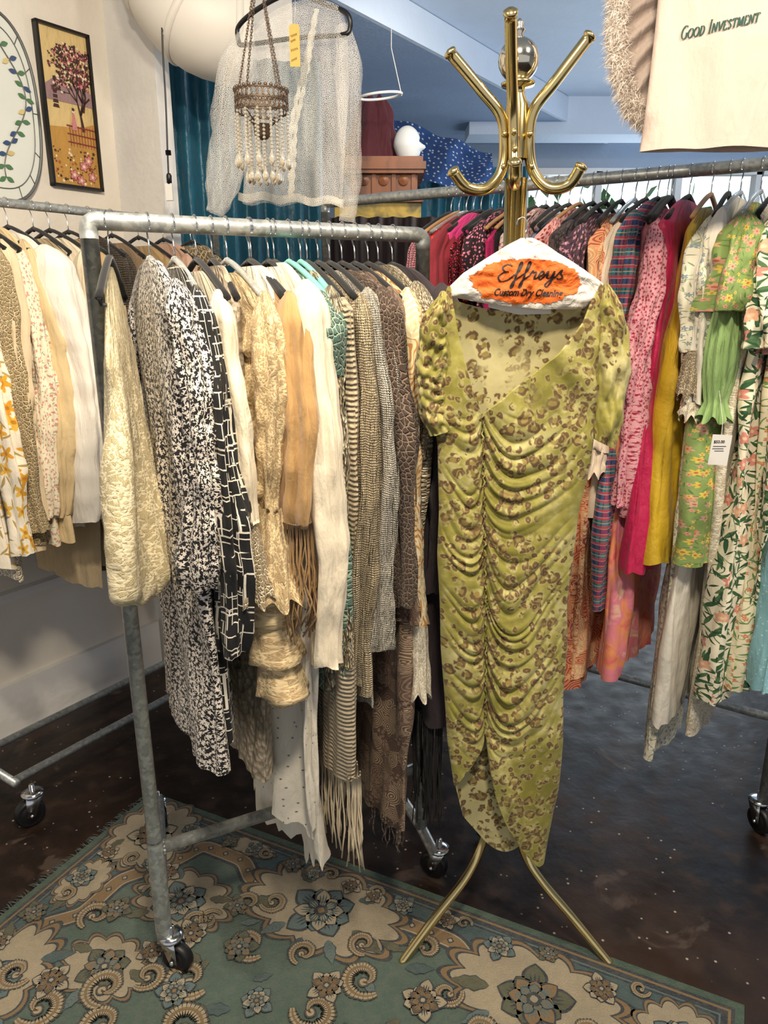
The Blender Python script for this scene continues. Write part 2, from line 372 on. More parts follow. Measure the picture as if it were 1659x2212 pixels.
def leafr(u,v,a,L,w,c,l,vein='brown'):
    for s,cc,dl in((1.,'navy',0),(.84,c,1)):
        pts=[];n=14
        for k in range(n+1):
            t=k/n; pts.append((t*L,w*s*sin(PI*t**.8)*(1+.12*sin(t*22))))
        for k in range(n-1,0,-1):
            t=k/n; pts.append((t*L,-w*s*sin(PI*t**.8)*(1+.12*sin(t*22))))
        rpoly([(u+x*cos(a)-y*sin(a),v+x*sin(a)+y*cos(a)) for x,y in pts],cc,l+dl)
    for k in range(5):
        t=.2+.14*k
        for sg in(-1,1):
            x0,y0,x1,y1=t*L,0,(t+.12)*L,sg*w*.6
            P=[(x0,y0-.001),(x1,y1),(x0,y0+.001)]; rpoly([(u+x*cos(a)-y*sin(a),v+x*sin(a)+y*cos(a)) for x,y in P],vein,l+2)
def scroll(u,v,a,s,l,flip=1,c='beige',turn=2.2,w=.026):
    for (ww,cc,dl) in((1.5,'navy',0),(1.25,'brown',1),(.95,c,2),(.3,'tan',3)):
        N=34; P=[]; 
        for k in range(N+1):
            t=k/N; q=turn*PI*t; r=s*(1-.78*t)
            x=r*cos(q)-s; y=flip*r*sin(q); P.append((u+x*cos(a)-y*sin(a),v+x*sin(a)+y*cos(a)))
        for k in range(N):
            (x0,y0),(x1,y1)=P[k],P[k+1]; dx,dy=x1-x0,y1-y0; L=math.hypot(dx,dy)+1e-9; 
            def W(t): return w*ww*s/.06*(.2+.7*sin(PI*min(1,.12+t*.95)))*.5*(1+.3*abs(sin(t*26)))
            nx,ny=-dy/L,dx/L; w0,w1=W(k/N),W((k+1)/N)
            rpoly([(x0-nx*w0,y0-ny*w0),(x1-nx*w1,y1-ny*w1),(x1+nx*w1,y1+ny*w1),(x0+nx*w0,y0+ny*w0)],cc,l+dl)
        k=P[-1]; blob(k[0],k[1],w*ww*s/.06*.42,cc,l+dl,4,.05)
# main green field inside the studded band, with beige corner pieces
rpoly([(.115,1.2),(.115,.52),(.18,.45),(.18,.32),(.27,.2),(.30,.12),(.44,.12),(.50,.17),(.92,.12),(1.06,.12),(1.12,.17),(1.4,.17),(1.46,.13),(1.53,.2),(1.53,.42),(1.58,.5),(1.58,1.2)],'green',8)
for (u,v,r,su,sv) in((.72,.17,.155,1.35,.8),(1.27,.18,.15,1.3,.8),(.14,.70,.14,.8,1.3),(.14,.15,.12,1,1.1),(1.57,.15,.09,1,1),(.38,.30,.10,1.35,.9),(.35,.54,.09,1.2,.9),(.1,.37,.07,.8,1.2),(.42,.07,.04,2.,.7)):
    blob(u,v,r*1.1,'navy',17,13,.12,0,su,sv); blob(u,v,r*1.05,'tan',18,13,.12,0,su,sv); blob(u,v,r*.98,'navy',19,13,.12,0,su,sv); blob(u,v,r*.94,'beige',20,13,.12,0,su,sv)
def band(pts):
    P=[]
    for (a,b) in zip(pts,pts[1:]):
        n=max(2,int(math.hypot(b[0]-a[0],b[1]-a[1])/.012))
        for k in range(n): P.append((lerp(a[0],b[0],k/n),lerp(a[1],b[1],k/n)))
    P.append(pts[-1])
    for _ in range(3): P=[P[0]]+[((P[i-1][0]+2*P[i][0]+P[i+1][0])/4,(P[i-1][1]+2*P[i][1]+P[i+1][1])/4) for i in range(1,len(P)-1)]+[P[-1]]
    for (w,c,l) in((.030,'navy',9),(.021,'beige',10),(.017,'tan',11)):
        for i in range(len(P)-1):
            def off(i,s):
                a=P[max(0,i-1)];b=P[min(len(P)-1,i+1)]; dx,dy=b[0]-a[0],b[1]-a[1]; L=math.hypot(dx,dy); return (P[i][0]-dy/L*w*s,P[i][1]+dx/L*w*s)
            rpoly([off(i,-1),off(i+1,-1),off(i+1,1),off(i,1)],c,l)
    for i in range(2,len(P),4): blob(P[i][0],P[i][1],.008,'navy',12,4,.2); blob(P[i][0],P[i][1],.0045,'beige',13,4,.2)
band([(.115,1.2),(.115,.52),(.18,.45),(.18,.32),(.27,.2),(.30,.12),(.44,.12),(.50,.17),(.60,.17),(.84,.17),(.92,.12),(1.06,.12),(1.12,.17),(1.4,.17),(1.46,.13),(1.53,.2),(1.53,.42),(1.58,.5),(1.58,1.2)])
flowr(.72,.18,.088,30,0); flowr(1.27,.19,.085,30,2,1); flowr(.14,.69,.08,30,0); flowr(.14,.15,.07,30,1,.5); flowr(1.57,.15,.055,30,0); flowr(.38,.31,.07,30,0,.3); flowr(.35,.54,.06,30,2)
for (u,v,r,k) in((.47,.38,.045,1),(.28,.25,.04,1),(.25,.40,.04,2),(.90,.075,.035,0),(.57,.075,.034,2),(1.05,.3,.05,1),(1.16,.09,.04,0),(1.4,.1,.04,1),(.085,.36,.04,0),(.27,.62,.045,1),(1.4,.32,.05,0),(.84,.36,.045,1),(.6,.36,.045,2),(.23,.085,.032,0),(.07,.5,.036,2),(1.18,.42,.045,0),(.54,.52,.045,0),(.75,.075,.03,1),(.36,.075,.028,2),(.08,.26,.03,1),(1.02,.07,.03,1),(.95,.46,.045,2),(.52,.26,.035,2),(.72,.46,.04,0),(.44,.07,.026,0),(.64,.08,.026,0),(.82,.08,.026,1),(1.27,.06,.026,2),(1.05,.46,.035,1),(.42,.46,.035,1),(.07,.60,.03,1),(1.3,.42,.035,2),(.22,.24,.03,0)): flowr(u,v,r,44,k,u*5)
for (u,v,a,L,c) in((.62,.2,2.8,.1,'olive'),(.82,.2,.3,.1,'olive'),(.66,.25,2.2,.07,'dusty'),(.78,.25,.9,.07,'dusty'),(.72,.27,1.57,.07,'teal'),(.65,.11,-2.6,.06,'olive'),(.79,.11,-.5,.06,'teal'),(.50,.42,.5,.07,'olive'),(.33,.25,-2.4,.05,'dusty'),(.33,.37,2.5,.07,'olive'),(.45,.44,1.2,.07,'teal'),(.44,.27,-.3,.06,'olive'),(.44,.34,.2,.06,'teal'),(.31,.32,3.,.06,'teal'),(.29,.52,3.,.06,'olive'),(.41,.52,.2,.06,'olive'),(.35,.6,1.6,.07,'dusty'),
   (1.17,.2,2.9,.09,'olive'),(1.37,.2,.2,.09,'dusty'),(1.27,.28,1.6,.07,'teal'),(1.19,.26,2.3,.07,'dusty'),(1.35,.26,.8,.07,'olive'),(.2,.22,1.,.06,'olive'),(.22,.15,.3,.05,'dusty'),(.08,.2,1.9,.05,'olive'),(.2,.59,-.7,.08,'teal'),(.08,.59,-2.2,.06,'olive'),(.22,.74,.3,.08,'dusty'),(.98,.24,-.4,.07,'teal'),(1.02,.36,1.8,.07,'olive'),(.86,.42,1.,.06,'dusty'),(.56,.42,2.,.06,'olive'),(.62,.3,2.,.05,'olive'),(.9,.3,.6,.06,'dusty'),(.68,.42,-.8,.05,'teal'),(.1,.42,1.5,.06,'olive'),(.76,.5,.4,.07,'olive'),(.68,.5,2.7,.07,'teal'),(.98,.5,.8,.07,'olive'),(.9,.2,0,.06,'olive'),(.56,.3,-.6,.05,'dusty')):
    leafr(u,v,a,L,L*.22,c,24)
for (u,v,a,s,fl_) in((.66,.36,0.4,.048,1),(.80,.44,2.8,.05,-1),(.55,.27,1.2,.035,1),(.95,.33,.5,.05,1),(1.14,.34,2.6,.05,-1),(1.34,.42,.4,.05,1),(.60,.49,.2,.055,1),(.76,.56,2.9,.05,-1),(.42,.62,1.,.05,1),(.28,.72,2.,.05,-1),(.50,.66,.3,.05,1),(.22,.48,1.5,.042,1),(.92,.55,1.8,.055,1),(.64,.62,.9,.055,-1),(1.05,.55,.2,.055,1),(.66,.065,3.,.022,1),(.84,.065,0.,.022,-1),(.98,.2,2.2,.038,1),(.50,.30,-1.,.03,-1),(.22,.64,0.,.042,1),(1.25,.5,1.2,.05,1),(.50,.07,0.,.022,1),(.08,.44,2.,.026,-1),(.88,.25,1.,.034,1),(.57,.23,2.4,.034,-1),(1.5,.06,0,.022,1),(.75,.34,1.5,.034,1),(.85,.62,.5,.05,-1),(1.12,.24,-.6,.034,1),(1.42,.24,.6,.034,-1),(.45,.55,1.8,.038,-1),(.27,.33,2.6,.03,1),(.48,.34,-.2,.03,-1),(1.22,.36,1.5,.04,-1),(.18,.26,.5,.026,1),(.30,.07,0,.02,1),(1.08,.06,0,.02,-1)):
    scroll(u,v,a,s,38,fl_)
rmb.build('pile',RUGM,rug,False,True)
fr=MB()
for i in range(330):
    v=random.uniform(.01,VW-.01); p=rp(0,v,0); q=p-RU*random.uniform(.012,.03)+RV*random.uniform(-.01,.01); q.z=.002; p.z=.006
    fr.tube([p,(p+q)/2+V(0,0,.002),q],.0008,4)
fr.build('fringe',RUGM[rk.index('dusty')],rug,True,True)
# ================================================================ RACKS
def pipe(mb,a,b,r=.0155,n=20): mb.tube([a,b],r,n)
def caster(parent,p,d,r=.03,sc=1.):
    d=Vector(d).normalized(); n=V(-d.y,d.x,0)
    R=r*sc; c=V(p[0],p[1],R); top=c+V(0,0,R*1.35)-d*R*.35
    st=MB(); st.tube([top,top+V(0,0,.03)],.008,12); st.lathe([(.001,0),(R*.72,0),(R*.75,.006),(R*.45,.012),(.001,.012)],top-V(0,0,.002),18)
    root=st.build('caster',CHROME,parent,True,True)
    f=MB()
    for s in(-1,1):
        o=n*s*R*.46
        pts=[top+o-d*R*.55,top+o+d*R*.55,c+o+d*R*.3-V(0,0,R*.1),c+o-d*R*.25-V(0,0,R*.15)]
        q=[x+n*s*.002 for x in pts]; b=len(f.v); f.v.extend(pts+q)
        f.face([b,b+1,b+2,b+3]); f.face([b+7,b+6,b+5,b+4])
        for k in range(4): f.face([b+k,b+4+k,b+4+(k+1)%4,b+(k+1)%4])
        f.sphere(c+n*s*(R*.5+.003),.006,8)
    off=Vector(parent.location)
    def sub(mb_,nm,mat):
        o=mb_.build(nm,mat,None,True); 
        for vv in o.data.vertices: vv.co-=off
        o.parent=root; return o
    sub(f,'fork',CHROME)
    w=MB(); w.lathe([(.004,-R*.34),(R*.6,-R*.36),(R*.66,-R*.3),(R*.8,-R*.36),(R*.95,-R*.3),(R,-R*.12),(R,R*.12),(R*.95,R*.3),(R*.8,R*.36),(R*.66,R*.3),(R*.6,R*.36),(.004,R*.34)],c,28,0,n)
    sub(w,'wheel',RUBBER)
FA=V(-.515,1.376,1.632); FB=V(.083,1.68,1.632); FD=(FB-FA).normalized(); FN=V(-FD.y,FD.x,0)
rack=thing('clothes_rack','galvanised pipe clothes rack on casters standing on the green rug','clothing rack',(FA.x,FA.y,0))
def corner(a,c,b,r=.016,n=4):
    d1=(a-c).normalized(); d2=(b-c).normalized(); out=[]
    for k in range(n+1):
        t=k/n; out.append((c+d1*r)*(1-t)**2+c*2*t*(1-t)+(c+d2*r)*t*t)
    return out
mb=MB(); LB=V(-.506,1.372,.085); RB=V(.10,1.69,.13)
mb.tube([FA-V(0,0,.03)]+corner(FA-V(0,0,.1),FA,FB)+corner(FA,FB,FB-V(0,0,.1))+[FB-V(0,0,.03)],.0158,22); mb.build('hanging_bar',GALV,rack,True,True)
mb=MB(); mb.tube([FA-V(0,0,.02),LB+V(0,0,.25),LB],.0155,20); mb.tube([LB+V(0,0,.27),LB+V(0,0,.262),LB+V(0,0,.02),LB],[.0162,.0185,.0185,.017],20); mb.build('post',GALV,rack,True,True)
mb=MB(); mb.tube([FB-V(0,0,.02),RB],.0155,20); mb.build('post',GALV,rack,True,True)
mb=MB(); pipe(mb,LB+V(0,0,.245),RB+V(0,0,.19),.0145); 
for k in range(10):
    q=2*PI*k/10; mb.sphere(LB+V(0,0,.245)+FD*.017+V(0,0,1)*.0145*sin(q)+FN*.0145*cos(q),.004,6)
mb.build('cross_brace',GALV,rack,True,True)
BL=V(-.655,1.84,.10)
mb=MB(); pipe(mb,LB+V(0,0,.03),BL,.0145); mb.build('base_rail',GALV,rack,True,True)
RF=V(.135,1.64,.085); RBk=V(-.05,2.1,.1)
mb=MB(); mb.tube([RF,RB,RBk],.0145,18); mb.build('base_rail',GALV,rack,True,True)
caster(rack,(-.478,1.366),(.9,-.35,0),.038); caster(rack,(-.66,1.85),(.4,-.6,0),.036); caster(rack,(.135,1.66),(-.8,.4,0),.038); caster(rack,(-.05,2.1),(.4,-.6,0),.036)
RA=V(-.20,2.704,1.815); RBR=V(1.10,1.833,1.815); RD=(RBR-RA).normalized(); RN=V(-RD.y,RD.x,0)
rr=thing('clothes_rack','tall steel pipe clothes rack holding the colourful dresses behind the brass coat stand','clothing rack',(RBR.x,RBR.y,0))
mb=MB(); mb.tube([RA-V(0,0,.03)]+corner(RA-V(0,0,.1),RA,RBR)+corner(RA,RBR,RBR-V(0,0,.1))+[RBR-V(0,0,.03)],.016,18); mb.build('hanging_bar',GALV,rr,True,True)
for e in(RA,RBR):
    mb=MB(); mb.tube([e-V(0,0,.02),V(e.x,e.y,.1)],.0155,18); mb.build('post',GALV,rr,True,True)
    mb=MB(); q=V(e.x,e.y,.16); pipe(mb,q,q+RN*.45,.0145); mb.build('base_rail',GALV,rr,True,True)
    caster(rr,(e.x,e.y),(.3,-.9,0),.04); caster(rr,(e.x+RN.x*.43,e.y+RN.y*.43),(.5,-.5,0),.036)
mb=MB(); pipe(mb,V(RA.x,RA.y,.16)+RN*.4,V(RBR.x,RBR.y,.16)+RN*.4,.0145); mb.build('cross_brace',GALV,rr,True,True)
LA=V(-1.18,1.95,1.753); LBR=V(-.60,2.81,1.753); LD=(LBR-LA).normalized(); LN=V(LD.y,-LD.x,0)
lr=thing('clothes_rack','steel pipe clothes rack of cream clothes along the left wall','clothing rack',(LA.x,LA.y,0))
mb=MB(); mb.tube([LA-V(0,0,.03)]+corner(LA-V(0,0,.1),LA,LBR)+corner(LA,LBR,LBR-V(0,0,.1))+[LBR-V(0,0,.03)],.0125,16); mb.build('hanging_bar',GALV,lr,True,True)
for e in(LA,LBR):
    mb=MB(); mb.tube([e-V(0,0,.02),V(e.x,e.y,.1)],.0125,16); mb.build('post',GALV,lr,True,True)
    mb=MB(); q=V(e.x,e.y,.12); pipe(mb,q-LN*.15,q+LN*.11,.0125); mb.build('base_rail',GALV,lr,True,True)
    caster(lr,(e.x+LN.x*.16,e.y+LN.y*.16),(-.6,-.5,0),.043); caster(lr,(e.x-LN.x*.13,e.y-LN.y*.13),(.5,-.5,0),.036)
for s in(-.13,.09):
    mb=MB(); pipe(mb,V(LA.x,LA.y,.12)+LN*s,V(LBR.x,LBR.y,.12)+LN*s,.0125); mb.build('cross_brace',GALV,lr,True,True)
# ================================================================ HANGERS AND GARMENTS
HS={'velvet':(BLKVEL,'black velvet'),'plastic':(BLKPL,'black plastic'),'clear':(CLEAR,'clear plastic'),'teal':(TEALPL,'teal plastic'),'wood':(WOODH,'wooden')}
def hanger(loc,rz,style,short,group,hw=.19,br=.0165):
    mat,nm=HS[style]
    h=thing('clothes_hanger',f'{nm} hanger holding the {short}','hanger',loc,rz,group)
    mb=MB(); R=br+.0016; P=[V(R*cos(q),0,R*sin(q)) for q in [math.radians(a) for a in range(-35,201,18)]]
    P+=[V(-R*.6,0,-R*.9),V(-.003,0,-R*1.6),V(0,0,-.045),V(0,0,-.064)]
    mb.tube(P,.0014 if style!='clear' else .0018,6,up=V(0,1,0)); mb.build('hook',CHROME,h)
    mb=MB(); pts=[]
    for k in range(-8,9):
        t=k/8; pts.append(V(hw*t,0,-.060-.069*abs(t)**1.25))
    mb.tube(pts,.0066,8,sx=.8,sy=1.,up=V(0,1,0)); mb.sphere((0,0,-.062),.008,8)
    if style in('velvet','plastic','teal'): mb.tube([pts[0],V(-hw*.9,0,-.140),V(hw*.9,0,-.140),pts[-1]],.0035,6)
    mb.build('shoulders',mat,h); return h
def section(w,d,nb):
    out=[]
    for j in range(nb):
        q=2*PI*j/nb; c,s=cos(q),sin(q)
        x=w*math.copysign(abs(c)**.75,c); y=d*math.copysign(abs(s)**.75,s)
        nx,ny=c*d,s*w; L=math.hypot(nx,ny) or 1; out.append((x,y,nx/L,ny/L))
    return out
def garment(name,label,cat,loc,rz,hem,mat,sl=None,hw=.2,th=.02,neck=.06,flare=.05,amp=1.,seed=0,group=None,smat=None,cuff=None,fringe=None,tiers=0,sr=(.042,.026),bag=False,sout=.012,ztop=-.07,drop=.066,nb=96,nr=56,sflare=-.25,puff=0,hemwave=.006,sleeves=(1,-1),body='body',thg=0,rip=.1):
    t=thing(name,label,cat,loc,rz,group); mb=MB(); rows=[];uvs=[]
    L=ztop-hem
    sec0=section(hw,th,nb); arc=[0]
    for j in range(nb):
        a=sec0[j]; b=sec0[(j+1)%nb]; arc.append(arc[-1]+math.hypot(a[0]-b[0],a[1]-b[1]))
    ns=8
    for i in range(nr+ns):
        if i<ns:
            u=i/ns; w=lerp(neck,hw,u**.9); z=ztop-drop*(u**1.3); d=lerp(.009,th*.75,u)
            A=.001*u
        else:
            u=(i-ns)/(nr-1); z=ztop-drop-(L-drop)*u; w=hw*(1+flare*u); w-=.012*sin(PI*min(1,u*3))
            w+=.014*nz(seed*3.3,z*4.,1.)*min(1,u*4)
            d=th*(.75+.4*u); A=.018*amp*min(1,.12+(ztop-drop-z)/.3)
            if bag and u>.88: k=math.sqrt(max(.05,1-((u-.88)/.12)**2)); w*=.4+.6*k; d*=.3+.7*k
            if tiers:
                k=(u*tiers)%1; d*=.8+.7*k; w*=1+.06*k; A*=1+1.2*k
        if thg: d*=min(1,.25+.75*max(0,(ztop-z))/thg)
        row=[];uv=[]
        sway=.016*sin(z*3+seed*2.1)*min(1,(ztop-z)*4)
        for j,(x,y,nx,ny) in enumerate(section(w,d,nb)):
            zz=z
            f=1.3*nz(x*11+z*2+seed*7.3,y*22+seed,z*1.3+seed*3.1)+.6*nz(x*30-z*3+seed,y*45,z*2.4+seed)+rip*nz(x*50+seed,y*60,z*11)
            o=A*f
            if i>=nr+ns-2: zz+=hemwave*2*nz(x*30+seed,y*40,3.)*(1 if i==nr+ns-1 else .5)
            row.append(V(x+nx*o+sway,y+ny*o+.5*sway,zz)); uv.append((arc[j]+seed*1.37,zz))
        uv.append((arc[-1]+seed*1.37,z)); rows.append(row); uvs.append(uv)
    mb.grid(rows,uvs,True)
    mb.build(body,mat,t)
    if sl is not None:
        Ls=ztop-drop*.55-sl; nrs=50; nsx=36
        for sd in sleeves:
            mb=MB(); rows=[];uvs=[]
            for i in range(nrs+1):
                u=i/nrs; zz=ztop-drop*.5-Ls*u
                cx=sd*(hw-.03+(sout+.03)*min(1,u*2.2)); k=min(1,math.sqrt(min(1,(u*Ls+.0008)/.05)))
                wob=1+.22*nz(zz*7,seed*1.7,sd)*min(1,u*4)
                tap=(1+sflare*u+puff*sin(PI*min(1,u*1.1)))*wob
                rx=sr[0]*k*tap; ry=sr[1]*k*tap*(1+.25*nz(zz*5,seed*2.7,sd+4)); sw=.018*sin(zz*4+seed+sd)+.010*nz(zz*6,seed,sd)
                tw=.9*nz(zz*2.5,seed,sd*3)
                row=[];uv=[]
                for j in range(nsx):
                    q=2*PI*j/nsx; f=1.2*nz(cos(q+tw)*1.7+seed+sd*4,sin(q+tw)*1.7,zz*2.5+seed*2)+.6*nz(cos(q+tw)*4+sd,sin(q+tw)*4+seed,zz*3.5)+.34*nz(cos(q)*1.2+sd+zz*9,sin(q)*1.2+seed,zz*18)
                    o=1+.72*f*amp*min(1,u*4)
                    row.append(V(cx+sw*min(1,u*3)+rx*cos(q)*o,ry*sin(q)*o+.6*sw,zz+(.010*cos(q)*sd+.008*nz(q,seed,0))*(i==nrs))); uv.append((q*sr[0]*1.1+seed*.7+sd,zz))
                uv.append((2*PI*sr[0]*1.1+seed*.7+sd,zz)); rows.append(row);uvs.append(uv)
            mb.grid(rows,uvs,True); so=mb.build('sleeve',smat or mat,t)
            swE=sw
            if cuff:
                cm,cl,cf=cuff; mb=MB(); rows=[];uvs=[]; pf_=(cf=='puff')
                NC=26 if pf_ else 14
                for i in range(NC):
                    u=i/(NC-1); zz=ztop-drop*.5-Ls+.012-cl*u; cx=sd*(hw+sout)+swE
                    row=[];uv=[]
                    for j in range(64):
                        q=2*PI*j/64
                        if pf_:
                            base_=.62+.22*sin(PI*min(1,u/.82)) if u<.82 else .55+1.9*(u-.82)
                            o=base_*(1+(.08+.14*max(0,u-.82)/.18)*sin(q*11+seed+2*sin(u*4)))
                        else: o=(1+sflare)*(1+cf*u)*(1+.16*u*sin(q*9+seed+3*u)+.2*nz(cos(q)*2,sin(q)*2+u*3,seed))
                        row.append(V(cx+sr[0]*1.06*cos(q)*o,sr[1]*1.1*sin(q)*o+.6*swE,zz+.010*u*sin(q*7+seed))); uv.append((q*sr[0]*1.6,zz))
                    uv.append((2*PI*sr[0]*1.6,zz)); rows.append(row);uvs.append(uv)
                mb.grid(rows,uvs,True); 
                co=mb.build('cuff',cm,None); co.parent=so
    if fringe:
        fm,flen,cnt,fw=fringe; mb=MB(); rnd=random.Random(seed+5)
        secn=section(hw*(1+flare),th*1.15,240)
        for k in range(cnt):
            x,y,nx,ny=secn[rnd.randrange(240)]; z0=hem+.012+rnd.random()*.01; l=flen*rnd.uniform(.75,1.05)
            P=[];ph=rnd.random()*6
            for i in range(7):
                u=i/6; P.append(V(x+.006*u*sin(ph+u*5)+.01*u*(rnd.random()-.5),y+.006*u*cos(ph*2+u*6),z0-l*u))
            mb.tube(P,[fw*(1+.3*sin(i*2.)) for i in range(7)],4)
        mb.build('fringe',fm,t)
    return t
def on_bar(px,A,B):
    lo,hi=-.5,1.6
    for _ in range(40):
        m_=(lo+hi)/2; x,_y=proj(A.lerp(B,m_))
        if x<px: lo=m_
        else: hi=m_
    return A.lerp(B,lo)
F1=lace('cream_lace','#efe3c0','#d2bf8c',46,.22)
F2=floral('black_blossom_print','#0d0e14',[('#e6ddd2',None,85,5,.27,.4,1.1),('#e6ddd2',None,110,3,.2,.4,4.4)],[('#e6ddd2',110,.09,.4,2.)],wr=.4,vary=.03,vine=('#e6ddd2',26,.007))
def mk_geo():
    m=M('black_geometric_print',.85,0,.1)
    c='#0c0d10'; tot=None
    for (sc,w,h,off,rot) in((22,.9,.55,.3,0),(15,.6,1.1,.13,0),(30,1.4,.5,.5,PI/2)):
        b=m.node('ShaderNodeTexBrick',{'offset':off},Vector=m.mapv(rot=rot,vec=m.warp(.003,12)),Scale=float(sc),Mortar_Size=.026,Mortar_Smooth=.05,Brick_Width=w,Row_Height=h,Color1='#000000',Color2='#000000',Mortar='#ffffff')
        k=b.outputs['Fac']
        n=m.noi(11+sc*.3,1,m.mapv(loc=(sc,0,0))); k=m.ma('MULTIPLY',k,m.step(n.outputs[0],.49,.01))
        tot=k if tot is None else m.ma('MAXIMUM',tot,k)
    m.col(m.mix(tot,c,'#e6dfd0')); m.weave(); m.wrinkle(st=.4); return m.end(vary=.03)
F3=mk_geo()
F4=plain('cream_cotton','#e3d7bd'); F4C=crochet('cream_crochet_trim','#e6dac0','#8a7654',120)
F5=lace('ecru_tiered_lace','#dfca9e','#b99b70',48,.15)
F6=plain('tan_suede','#b18c5a',.95,.6,.7,.2); F6D=plain('tan_suede_dark','#a07c4c',.95,.6,.7,.2)
F7=plain('ivory_sweatshirt','#e2d6be',.92,.4,.6,.05)
F8=crochet('mint_crochet','#9fb8a2','#4e6a60',80)
def mk_braid():
    m=M('beige_braided_yarn',.7,.1,.2); v=m.vor(110,m.mapv(sc=(1.8,.7,1),vec=m.warp(.02,30))); cs=m.node('ShaderNodeSeparateColor'); m.put(cs.inputs[0],v.outputs['Color'])
    c=m.ramp(cs.outputs[0],[(0,'#c6b690'),(.35,'#ebe1c6'),(.6,'#8b7c5c'),(.8,'#d3c6a2'),(.93,'#7a8f80')],True)
    c=m.mix(m.step(v.outputs['Distance'],.5,.1),c,'#5c5040'); m.col(c); m.bump(m.ma('SUBTRACT',1.,v.outputs['Distance']),1.,.008); m.wrinkle(); return m.end()
F9=mk_braid()
F10=knit('beige_mesh_knit','#dfcfb0','#a08c66',420,1.)
F11=knit('white_rib_knit','#e8e2d4','#b8af9c',480,1.)
F12=crochet('brown_crochet','#86705e','#43342a',95)
F13=paisley('brown_paisley','#604a3c','#a8957a','#846f5e','#40302a',30)
F14=paisley('gold_embroidered','#dccaa0','#bd8c52','#e6dabc','#b47a40',13)
F15=sequin('cream_beadwork',['#d2c6a8','#bdaf92','#e2dac4','#a4967c'],210,.5,.15,'#8a7d66')
F16=plain('dark_plum_crepe','#2f252b',.8,.2,.8)
BLACKF=plain('black_crepe','#0e0c0e',.8,.1,.7)
def mk_bead():
    m=M('white_linen_with_studs',.85,0,.2); k,_,_,_=m.flower(38,4,.07,.1); m.col(m.mix(k,'#d8d2c4','#6e6a60')); m.weave(); m.wrinkle(9,.9,.02); return m.end(vary=.08)
F17=mk_bead(); F17B=plain('white_linen','#ddd7c9',.9,.2,.9)
F18=knit('fringed_shawl_knit','#d3c5a9','#8e7f66',200,1.,ratio=.3)
GREI=sequin('greige_beaded_gauze',['#a39784','#b1a594','#968a78','#ada08c'],60,.8,0.,'#8c806e')
YARN=plain('shawl_fringe','#cfc0a4',.95,.2,0)
LACEW=lace('white_lace_cuff','#ece4d0','#b8ac8e',60)
frz=math.atan2(-FN.y,-FN.x)
JR=random.Random(11)
def front(px,hem,sl,short,label,cat,name,mat,style='velvet',hw=.2,drz=None,seed=0,**k):
    if drz is None: drz=JR.uniform(-.06,.06)
    p=on_bar(px,FA,FB); rz=frz+drz; d=V(cos(rz),sin(rz),0)
    Yn=p.y+d.y*hw; hz=zpix(hem,Yn)-p.z; sz=None if sl is None else zpix(sl,Yn)-p.z
    if 'flen' in k:
        fy=k.pop('flen'); fm,cnt,fw=k.pop('fm'); k['fringe']=(fm,hz-(zpix(fy,Yn)-p.z),cnt,fw)
    if 'cf' in k:
        cy,cm,ff=k.pop('cf'); k['cuff']=(cm,sz-(zpix(cy,Yn)-p.z),ff)
    k.setdefault('ztop',-.070+JR.uniform(-.016,.006))
    g=garment(name,label,cat,p,rz,hz,mat,sz,hw=hw,seed=seed,nb=112,nr=72,**k)
    hanger(p,rz,style,short,'hangers on the front rack',min(.19,hw))
    return g
front(229,1335,None,'cream lace gown','limp cream floral lace gown bunched below, first on the front rack','gown','lace_gown',F1,hw=.17,th=.040,drz=-.26,seed=1,bag=True,amp=2.1,flare=.12,thg=.5,drop=.16,neck=.03,rip=.05)
front(318,1662,1265,'black blossom dress','long black dress with small white blossom print','dress','printed_dress',F2,'clear',hw=.205,th=.022,seed=2,sr=(.042,.025),sflare=.1)
front(372,1600,1400,'black geometric dress','black dress with white angular line print','dress','printed_dress',F3,'clear',hw=.205,th=.022,seed=3,sr=(.042,.025),sflare=.05)
front(420,1370,1130,'cream crochet blouse','cream blouse with scalloped crochet cuffs, next to the angular print dress','blouse','crochet_blouse',F4,hw=.195,th=.016,seed=4,cf=(1290,F4C,1.2),sr=(.04,.023))
front(455,1690,None,'greige beaded skirt','long greige gauze skirt with scattered beads showing below the black dresses','skirt','gauze_skirt',GREI,hw=.15,th=.02,seed=5)
front(487,1505,1110,'ecru lace dress','ecru lace dress with tiered ruffles and flared lace sleeves','dress','lace_dress',F5,'clear',hw=.21,th=.022,seed=6,tiers=9,cf=(1300,F5,1.4),sr=(.038,.023),amp=1.3,hemwave=.02)
front(540,1350,1135,'tan suede jacket','tan suede jacket with long fringe on the sleeves','jacket','suede_jacket',F6,hw=.215,th=.02,seed=7,sr=(.05,.028),sflare=-.05,amp=.6)
front(536,1800,None,'studded white skirt','long white linen skirt with tiny silver studs','skirt','linen_skirt',F17,hw=.19,th=.03,seed=8,amp=1.8,flare=.1,hemwave=.015)
front(590,1435,1425,'ivory sweatshirt','plain ivory long-sleeved sweatshirt between the suede jacket and the crochet','sweatshirt','sweatshirt',F7,hw=.22,th=.022,seed=9,sr=(.054,.031),sflare=-.1,amp=.5)
front(578,1880,None,'plain white skirt','long plain white draped skirt with a curved hem, lowest on the front rack','skirt','linen_skirt',F17B,hw=.18,th=.024,seed=10,amp=1.6,flare=.14,hemwave=.03)
front(622,1510,820,'mint crochet top','mint green crochet top with scalloped edge','top','crochet_blouse',F8,'teal',hw=.205,th=.02,seed=11)
front(648,1495,1440,'braided yarn cardigan','beige cardigan of glittering braided yarn','cardigan','yarn_cardigan',F9,'teal',hw=.2,th=.02,seed=12,sr=(.044,.026),amp=.8)
